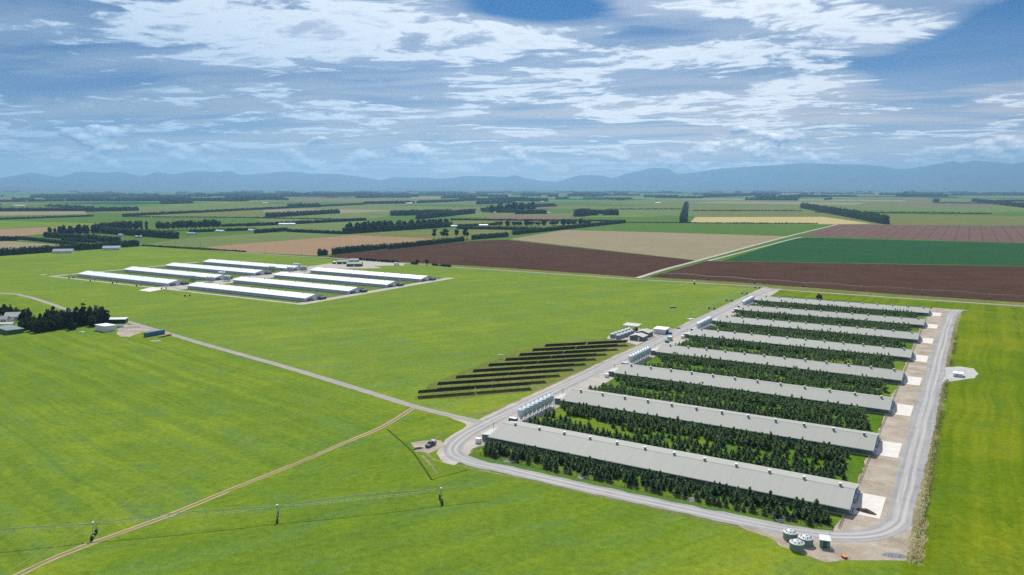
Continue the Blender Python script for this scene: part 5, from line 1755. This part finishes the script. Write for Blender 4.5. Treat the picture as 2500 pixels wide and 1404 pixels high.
# dark grove by the farmhouse
gl = []
for k in range(5):
    r_ = random.Random(60 + k)
    lobes = [(0, 0, 6.0, 3.8, 3.8, 5.8), (1.0, -1.0, 2.2, 3.0, 3.0, 2.4), (-1.2, 0.8, 2.0, 2.8, 2.8, 2.2)]
    for j in range(6):
        a = r_.uniform(0, 6.28)
        lobes.append((math.cos(a) * 2.6, math.sin(a) * 2.6, r_.uniform(3.2, 10.5), r_.uniform(1.8, 2.9), r_.uniform(1.8, 2.9), r_.uniform(1.8, 3.0)))
    lobes.append((r_.uniform(-.8, .8), r_.uniform(-.8, .8), 12.6, 1.5, 1.5, 2.2))
    gl.append(mesh_from_quads('crown', crown_arr(300 + k, lobes, 1000, 0.62), M['grove_leaf']))
gtr = trunk_mesh(11, 0.45, limbs=5, seed=8)
grove = [(250, 793, 1.15), (238, 790, 1.05), (222, 791, 1.2), (205, 793, 1.25), (188, 796, 1.25), (172, 798, 1.1), (158, 800, 1.0), (143, 803, 0.95), (126, 806, 1.05), (108, 809, 0.95), (92, 812, 0.85), (80, 808, 0.7), (66, 805, 0.65), (52, 803, 0.6),
         (132, 790, 1.05), (118, 795, 0.95), (150, 792, 0.9), (100, 797, 0.85), (85, 799, 0.75), (68, 797, 0.72), (55, 785, 0.7), (70, 781, 0.75), (42, 775, 0.72), (28, 772, 0.75), (12, 770, 0.8), (-6, 772, 0.8), (228, 797, 0.7), (176, 805, 0.7)]
for k, (px, py, s) in enumerate(grove):
    tree('grove_tree', 'big dark evergreen in the grove, %s' % (
        ['at the end beside the pale shed', 'next to the end tree by the pale shed', 'third from the pale shed along the top', 'tallest rounded one in the middle', 'broad one left of the tallest', 'with a shaded side over the pasture',
         'where the grove starts to drop', 'seventh along the pasture side', 'eighth along the pasture side', 'ninth along the pasture side', 'low one at the corner of the pasture side', 'low one behind the corner tree',
         'low one facing the green shed', 'smallest one beside the green shed', 'standing up from the lane side', 'second on the lane side', 'third on the lane side', 'fourth on the lane side', 'fifth on the lane side',
         'sixth on the lane side', 'beside the gable of the white house', 'between the white house and the lane', 'just behind the white house', 'behind the roof of the white house', 'at the end behind the house',
         'cut by the picture edge behind the house', 'low one before the end trees', 'low one before the broad tree'][k]),
        'tree', gl[k % 5], gtr, G(px, py), vr.uniform(0, 360), s * 0.86, 'dark grove trees', s * vr.uniform(0.70, 0.84))


# ------------------------------------------------------------------ hedges and far trees
def hedge_arr(p0, p1, h, wd, leaf, seed, ragged=0.12, spire=0.0, dens_=1.0):
    r_ = random.Random(seed)
    d = p1 - p0
    L = d.length
    ax = d.normalized()
    sd = Vector((-ax.y, ax.x, 0))
    Q = Quads()

    def top(x):
        return h * (1 + ragged * mnoise.noise(Vector((x / (h * 1.6), seed, 0))) + ragged * 0.7 * mnoise.noise(Vector((x / (h * 0.35), seed, 4))))
    # solid heart of the hedge
    st = max(h * 0.6, L / 260)
    n = max(2, int(L / st))
    for k in range(n):
        x0, x1 = L * k / n, L * (k + 1) / n
        z = 0.86 * min(top(x0), top(x1))
        w_ = wd * 0.40
        A = [p0 + ax * x + sd * s + Vector((0, 0, zz)) for x, s, zz in ((x0, -w_, 0), (x1, -w_, 0), (x1, -w_, z), (x0, -w_, z))]
        B = [p0 + ax * x + sd * s + Vector((0, 0, zz)) for x, s, zz in ((x0, w_, 0), (x1, w_, 0), (x1, w_, z), (x0, w_, z))]
        Q.q.append(tuple(A))
        Q.q.append(tuple(B[::-1]))
        Q.q.append((A[3], A[2], B[2], B[3]))
        if k == 0:
            Q.q.append((B[0], A[0], A[3], B[3]))
        if k == n - 1:
            Q.q.append((A[1], B[1], B[2], A[2]))
    cnt_ = int(dens_ * L * (2 * h + wd) / (leaf * leaf * 3.2))
    cnt_ = min(cnt_, 5200)
    for k in range(cnt_):
        x = r_.uniform(0, L)
        tz = top(x)
        f = r_.random() * (2 * h + wd)
        j = r_.uniform(-.12, .12) * wd
        if f < h:
            c = p0 + ax * x - sd * (wd * 0.47 + j) + Vector((0, 0, f / h * tz))
        elif f < 2 * h:
            c = p0 + ax * x + sd * (wd * 0.47 + j) + Vector((0, 0, (f - h) / h * tz))
        else:
            c = p0 + ax * x + sd * ((f - 2 * h) - wd / 2) + Vector((0, 0, tz * r_.uniform(0.93, 1.05)))
        a = rv(r_)
        b = a.cross(rv(r_)).normalized()
        s = leaf * r_.uniform(0.6, 1.3)
        Q.leaf(c, a * s, b * s * 0.75)
    if spire:
        x = 0.0
        while x < L:
            hh = h * spire * r_.uniform(0.5, 1.4)
            c0 = p0 + ax * x + sd * r_.uniform(-.3, .3) * wd
            z0 = top(x) * 0.8
            for q in range(9):
                t = q / 8
                w_ = h * 0.26 * (1 - t * 0.9)
                a = r_.uniform(0, 3.14)
                Q.leaf(c0 + Vector((0, 0, z0 + (hh + 0.2 * h) * t)), Vector((math.cos(a), math.sin(a), 0)) * w_, Vector((0, 0, 1)) * (hh * 0.13 + leaf * 0.5))
            x += h * r_.uniform(0.28, 0.6)
    a = Q.arr()
    return a


def hedge(name, label, pa, pb, hpx, wd=None, spire=0.0, ragged=0.12, mat='hedge_leaf', cat='hedge', leaf=None, dens_=1.0, group=None):
    a, b = G(*pa), G(*pb)
    dm = (a.length + b.length) / 2
    h = hpx * min(a.y, b.y) / FOCAL if isinstance(hpx, (int, float)) else hpx[0]
    h = hpx * dm / FOCAL * 0.97
    wd = wd or max(3.0, h * 0.55)
    leaf = leaf or max(0.5, min(h * 0.16, 1.6), dm * 0.0007)
    arr = hedge_arr(a, b, h, wd, leaf, hash(label) % 1000 if False else len(label) * 7 + int(pa[0]), ragged, spire, dens_)
    base = np.array([a.x, a.y, 0], dtype=np.float32)
    o = link_mesh(name, mesh_from_quads(name, arr - base, M[mat]), None, (a.x, a.y, 0))
    return tag(o, label, cat, group)


hedge('hedge', 'long dark hedge standing behind the two grey houses', (-150, 635), (339, 601), 14, 5, ragged=0.16)
hedge('hedge', 'dark hedge beyond the dry buff paddock', (-120, 590), (44, 587.5), 9)
hedge('hedge', 'thin dark hedge slanting along the dry buff paddock', (44, 584), (190, 599), 6.5, 4)
hedge('hedge', 'dark hedge below the dense conifer clump', (110, 579), (292, 592.5), 11)
hedge('hedge', 'tall dark hedge under the first poplar row', (250, 569.5), (434, 583), 14)
hedge('hedge', 'low dark hedge at the foot of the conifer clump', (150, 588), (235, 593), 6)
hedge('hedge', 'dark hedge running on from the poplars', (461, 567.5), (622, 562.5), 6)
hedge('hedge', 'low dark hedge behind the second poplar row', (539, 553.5), (622, 551.5), 6)
hedge('hedge', 'long clipped hedge left of the tall pine belt', (603, 553), (894, 538.5), 7)
hedge('hedge', 'thick dark hedge ending at the clipped long hedge', (622, 570), (701, 564), 8.5)
hedge('hedge', 'dark hedge running up to the tall pine belt', (701, 566), (837, 572), 7)
hedge('hedge', 'square clipped hedge block at the corner of the bare tan field', (777, 624), (799, 622.6), 14)
hedge('hedge', 'clipped hedge between the tan field and the ploughed field', (812, 621), (908, 610.5), 14)
hedge('hedge', 'short clipped hedge next to the hedge gap', (912, 610), (945, 606.5), 12)
hedge('hedge', 'long clipped hedge leading to the gum trees', (948, 608.5), (1132, 588.5), 11)
hedge('hedge', 'clipped hedge just past the gum trees', (1153, 585), (1240, 578), 11)
hedge('hedge', 'long clipped hedge along the stubble field', (1253, 573.5), (1525, 544.5), 8.5, 6)
hedge('hedge', 'hedge closing the olive field', (1115, 559), (1320, 562.5), 7, 5)
hedge('hedge', 'low hedge behind the mixed tree row', (1100, 537.5), (1520, 541), 3.6, 5)
hedge('hedge', 'short dark hedge beside the pine belt end', (1110, 553.5), (1200, 550), 5, 5)
hedge('hedge', 'very low hedge line behind the green field', (1528, 544), (1995, 546.5), 1.7, 3)
hedge('shelterbelt', 'belt of pointed conifers standing alone in a pale paddock', (651, 531.5), (827, 520.5), 8.5, 14, 0.35, cat='shelterbelt')
hedge('shelterbelt', 'long thin hedge reaching far across the plain', (300, 528.5), (890, 499.5), 4.2, 9, cat='shelterbelt')
hedge('hedge', 'thin hedge ending at the picture edge', (-100, 540), (228, 528.5), 3.2, 7)
hedge('shelterbelt', 'ragged belt along the pinkish stubble paddock', (-100, 517), (210, 515), 6.5, 20, 0.25, 0.3, cat='shelterbelt')
hedge('shelterbelt', 'taller ragged belt ending in a point', (210, 517), (338, 514.5), 8, 18, 0.1, 0.3, cat='shelterbelt')
hedge('hedge', 'straight far hedge at the picture edge', (-60, 494), (61, 492.5), 4, 14)
hedge('hedge', 'straight far hedge, second of the line', (70, 492.5), (157, 491), 4, 14)
hedge('shelterbelt', 'long ragged far belt above the plain', (164, 491), (600, 491.5), 6, 40, 0.3, 0.35, cat='shelterbelt')
hedge('shelterbelt', 'far belt ending in a square block', (600, 489), (690, 487.5), 7, 40, 0.1, 0.3, cat='shelterbelt')
hedge('shelterbelt', 'long far woodland belt under the haze', (690, 480.5), (907, 478.5), 7, 80, 0.3, 0.4, cat='shelterbelt')
hedge('shelterbelt', 'far belt beside the white sheds', (889, 498.5), (1010, 496.5), 5.5, 24, 0.2, 0.3, cat='shelterbelt')
hedge('shelterbelt', 'far row behind the brown strip', (1021, 496), (1129, 491.5), 5, 24, 0.1, 0.3, cat='shelterbelt')
hedge('shelterbelt', 'far row continuing to the pine block', (1136, 490.5), (1235, 488), 4.5, 24, 0.1, 0.3, cat='shelterbelt')
hedge('shelterbelt', 'dark plantation behind the pine belt', (958, 526.5), (1099, 523), 11, 40, 0.15, 0.2, cat='shelterbelt')
hedge('shelterbelt', 'belt joining the pine belt to the far house', (1022, 535), (1155, 521), 11, 20, 0.12, 0.2, cat='shelterbelt')
hedge('shelterbelt', 'low trees beside the far white house', (1258, 522.5), (1334, 522), 9, 20, 0.1, 0.3, cat='shelterbelt')
hedge('shelterbelt', 'small dark plantation block on the plain', (1409, 529), (1433, 526), 16, 26, 0.1, 0.2, cat='shelterbelt')
hedge('shelterbelt', 'dark square plantation on the plain', (1438, 525.5), (1507, 525), 12, 40, 0.12, 0.2, cat='shelterbelt')
hedge('shelterbelt', 'straight row of trees running away from the hedge line', (1668, 542.5), (1676, 499), 8, 16, 0.15, 0.15, cat='shelterbelt')
hedge('shelterbelt', 'slanting belt of dark trees on the open plain', (1958, 508), (2163, 547.5), 12, 16, 0.30, 0.22, cat='shelterbelt')
hedge('shelterbelt', 'far slanting belt at the picture edge', (2377, 492), (2560, 514), 6, 26, 0.2, 0.3, cat='shelterbelt')
hedge('shelterbelt', 'far thin row behind the slanting edge belt', (2433, 492.5), (2560, 492), 3, 20, 0.2, 0.4, cat='shelterbelt')
hedge('shelterbelt', 'short far belt slanting on the pale plain', (1923, 487.5), (1968, 479), 6, 30, 0.2, 0.3, cat='shelterbelt')
hedge('shelterbelt', 'far round clump of trees', (2203, 481), (2217, 481), 9, 60, 0.2, 0.5, cat='shelterbelt')
hedge('shelterbelt', 'far row left of the short slanting belt', (1720, 482), (1890, 476), 5, 40, 0.2, 0.4, cat='shelterbelt')
hedge('hedge', 'long thin far hedge behind the round clump', (2217, 477), (2430, 478), 2.0, 30)
hedge('hedge', 'thin hedge line crossing the olive pasture', (1990, 519), (2420, 522.5), 1.8, 5)
hedge('hedge', 'thin hedge line left of the slanting belt', (1692, 515), (1958, 515.5), 1.6, 5)
hedge('hedge', 'thin hedge line before the pale paddock', (1487, 511.5), (1668, 511), 1.5, 5)
hedge('hedge', 'low field edge hedge behind the bare tan field', (640, 533), (895, 536.5), 1.6, 4)
hedge('hedge', 'low hedge line below the long thin hedge', (300, 530), (651, 532), 1.5, 4)
hedge('hedge', 'roadside hedge at the corner of the cross road', (345, 600), (600, 615.5), 2.2, 4, ragged=0.4)

hedge('shelterbelt', 'dense dark understorey along the foot of the tall pine belt', (841, 571), (1100, 554), 13, 12, 0.1, 0.25, cat='shelterbelt')
# tall pines, poplars, gums: each tree on its own
pine = []
for k in range(4):
    r_ = random.Random(80 + k)
    lobes = [(0, 0, 9, 3.6, 3.6, 8.0), (0, 0, 16, 2.6, 2.6, 4.0)] + [(r_.uniform(-2, 2), r_.uniform(-2, 2), r_.uniform(4, 15), 2.4, 2.4, 2.6) for _ in range(5)] + [(r_.uniform(-1.5, 1.5), r_.uniform(-1.5, 1.5), r_.uniform(18.5, 20.5), 1.0, 1.0, 1.8)]
    pine.append(mesh_from_quads('crown', crown_arr(500 + k, lobes, 420, 1.0), M['hedge_leaf']))
ptr = trunk_mesh(16, 0.4, seed=11)


def row(name, label, cat, group, meshes, trunk, pa, pb, n, hpx, mh, jit_=0.3, seed=0, wide=1.0, h2=None):
    r_ = random.Random(seed)
    a, b = G(*pa), G(*pb)
    for k in range(n):
        f = (k + 0.5) / n
        p = a.lerp(b, f) + Vector((r_.uniform(-1, 1), r_.uniform(-1, 1), 0)) * (jit_ * (b - a).length / n)
        hp = hpx + ((h2 or hpx) - hpx) * f
        h = hp * p.length / FOCAL * r_.uniform(0.88, 1.1)
        s = h / mh
        tree(name, '%s %s' % (ORD[k], label) if n <= 16 else label, cat, meshes[k % len(meshes)], trunk, p, r_.uniform(0, 360), s * wide, group, s)


row('pine_tree', 'tall dark pine of the big belt counted from the hedge corner', 'pine', 'tall belt pines', pine, ptr, (846, 570.5), (1098, 553.5), 16, 25, 21, 0.12, 1, 1.9, 19)
row('pine_tree', 'tall dark pine in the second line of the big belt', 'pine', 'second line belt pines', pine, ptr, (870, 567.5), (1092, 552.5), 15, 25, 21, 0.2, 2, 1.9, 19)
row('pine_tree', 'dark pine of the far pine block by the brown strip', 'pine', 'far block pines', pine, ptr, (1200, 520), (1305, 512), 12, 20, 21, 0.3, 3, 2.0)
row('pine_tree', 'dark conifer in the clump behind the slanting hedge', 'conifer', 'conifer clump', pine, ptr, (146, 576), (246, 571), 11, 21, 21, 0.35, 4, 1.2)
row('pine_tree', 'dark conifer in the back line of that clump', 'conifer', 'conifer clump back line', pine, ptr, (115, 572), (240, 567), 12, 14, 21, 0.35, 5, 1.5)
pop = []
for k in range(4):
    r_ = random.Random(90 + k)
    lobes = [(0, 0, 9, 4.2, 4.2, 5.5)] + [(r_.uniform(-3, 3), r_.uniform(-3, 3), r_.uniform(6, 13), 2.6, 2.6, 2.8) for _ in range(6)]
    pop.append(mesh_from_quads('crown', crown_arr(600 + k, lobes, 380, 0.9), M['poplar_leaf']))
potr = trunk_mesh(11, 0.4, limbs=5, seed=13)
row('poplar_tree', 'spreading poplar in the row nearer the picture edge', 'poplar', 'first poplar row', pop, potr, (246, 567), (342, 563), 10, 21, 15, 0.2, 6, 1.15)
row('poplar_tree', 'spreading poplar in the row beside the pale shed', 'poplar', 'second poplar row', pop, potr, (384, 564), (537, 559), 14, 21, 15, 0.15, 7, 1.1)
lom = [mesh_from_quads('crown', crown_arr(650, [(0, 0, 8, 1.6, 1.6, 7.4)], 160, 0.8), M['poplar_leaf'])]
row('lombardy_poplar', 'narrow upright poplar between the two poplar rows', 'poplar', 'upright poplars', lom, potr, (340, 564), (364, 564), 2, 21, 15.4, 0.0, 8, 1.2)
row('tree', 'mixed dark tree in the row behind the hedged field', 'tree', 'mixed tree row', pop[:2] + pine[:1], potr, (1200, 553), (1440, 549), 16, 12, 16, 0.25, 9, 2.3)
gum = []
for k in range(4):
    r_ = random.Random(95 + k)
    lobes = [(r_.uniform(-2.5, 2.5), r_.uniform(-2.5, 2.5), r_.uniform(6, 15), r_.uniform(1.4, 2.6), r_.uniform(1.4, 2.6), r_.uniform(1.4, 2.2)) for _ in range(9)]
    gum.append(mesh_from_quads('crown', crown_arr(700 + k, lobes, 420, 0.62), M['grove_leaf']))
gutr = trunk_mesh(13, 0.42, limbs=7, seed=17)
for k, (px, py, hp, lb) in enumerate([(1060, 583, 21, 'slim gum tree standing alone above the clipped hedge'), (1082, 582, 21, 'gum tree with two heads above the clipped hedge'), (1091, 582, 18, 'lower gum tree leaning on the two headed one'),
                                      (1115, 581, 19, 'open crowned gum tree above the clipped hedge'), (1140, 585, 27, 'largest gum tree at the end of the clipped hedge'),
                                      (1019, 645, 14, 'dark round tree on the cross road verge'), (1043, 647.5, 16, 'broader dark tree on the cross road verge')]):
    p = G(px, py)
    s = hp * p.length / FOCAL / 16.5
    tree('gum_tree', lb, 'tree', gum[k % 4] if k < 5 else pop[k % 4], gutr, p, k * 70, s * (1.45 if k < 5 else 1.1), None, s * (1.15 if k < 5 else 1.0))
for k in range(14):
    px = 872 + k * 8.8 + (30 if k > 11 else 0)
    tree('shrub', '%s low shrub on the verge of the ploughed field' % ORD[k], 'shrub', shr[k % 3], strk, G(px, 634.5 + (px - 872) * 0.078), k * 40, vr.uniform(1.6, 2.4), 'verge shrubs')
for k in range(6):
    tree('shrub', '%s low shrub past the dark round trees on the verge' % ORD[k], 'shrub', shr[k % 3], strk, G(1058 + k * 8, 648.6 + k * 0.6), k * 40, vr.uniform(1.2, 2.0), 'verge shrubs past the trees')

# hedgerows and woods too far off to tell apart
arrs = []
hr_ = random.Random(77)
for (u, v, du, dv) in cells:
    c = UV(u, v)
    if c.y < 2600 or c.y > 15000 or abs(c.x) > 0.76 * c.y + 400:
        continue
    left = c.x / c.y < 0.12
    for kind in (0, 1):
        pr = (0.45 if c.y > 5200 else 0.14) * (1.0 if left else 0.5)
        if hr_.random() > pr:
            continue
        f0, f1 = sorted((hr_.random(), hr_.random()))
        if f1 - f0 < 0.25:
            f1 = min(1.0, f0 + 0.35)
        a, b = (UV(u + du * f0, v), UV(u + du * f1, v)) if kind == 0 else (UV(u, v + dv * f0), UV(u, v + dv * f1))
        h = hr_.uniform(7, 20)
        arrs.append(hedge_arr(a, b, h, hr_.uniform(8, 40), c.y * 0.0012, hr_.randint(0, 999), 0.3, 0.25 if hr_.random() < 0.5 else 0, 0.35))
for k in range(110):
    y = hr_.uniform(6500, 14500)
    x = hr_.uniform(-0.74, 0.74) * y
    if x / y > 0.15 and hr_.random() < 0.5:
        continue
    ln, a_ = hr_.uniform(120, 600), R(hr_.choice([U_ANG, U_ANG, V_ANG]) + hr_.uniform(-6, 6))
    a = Vector((x, y, 0))
    b = a + Vector((math.cos(a_), math.sin(a_), 0)) * ln
    arrs.append(hedge_arr(a, b, hr_.uniform(8, 22), hr_.uniform(20, 120), y * 0.0012, hr_.randint(0, 999), 0.35, 0.3, 0.3))
o = link_mesh('distant_woodland', mesh_from_quads('distant_woodland', np.concatenate(arrs), M['far_leaf']))
tag(o, 'distant hedgerows and woods fading into the haze', 'woodland', kind='stuff')
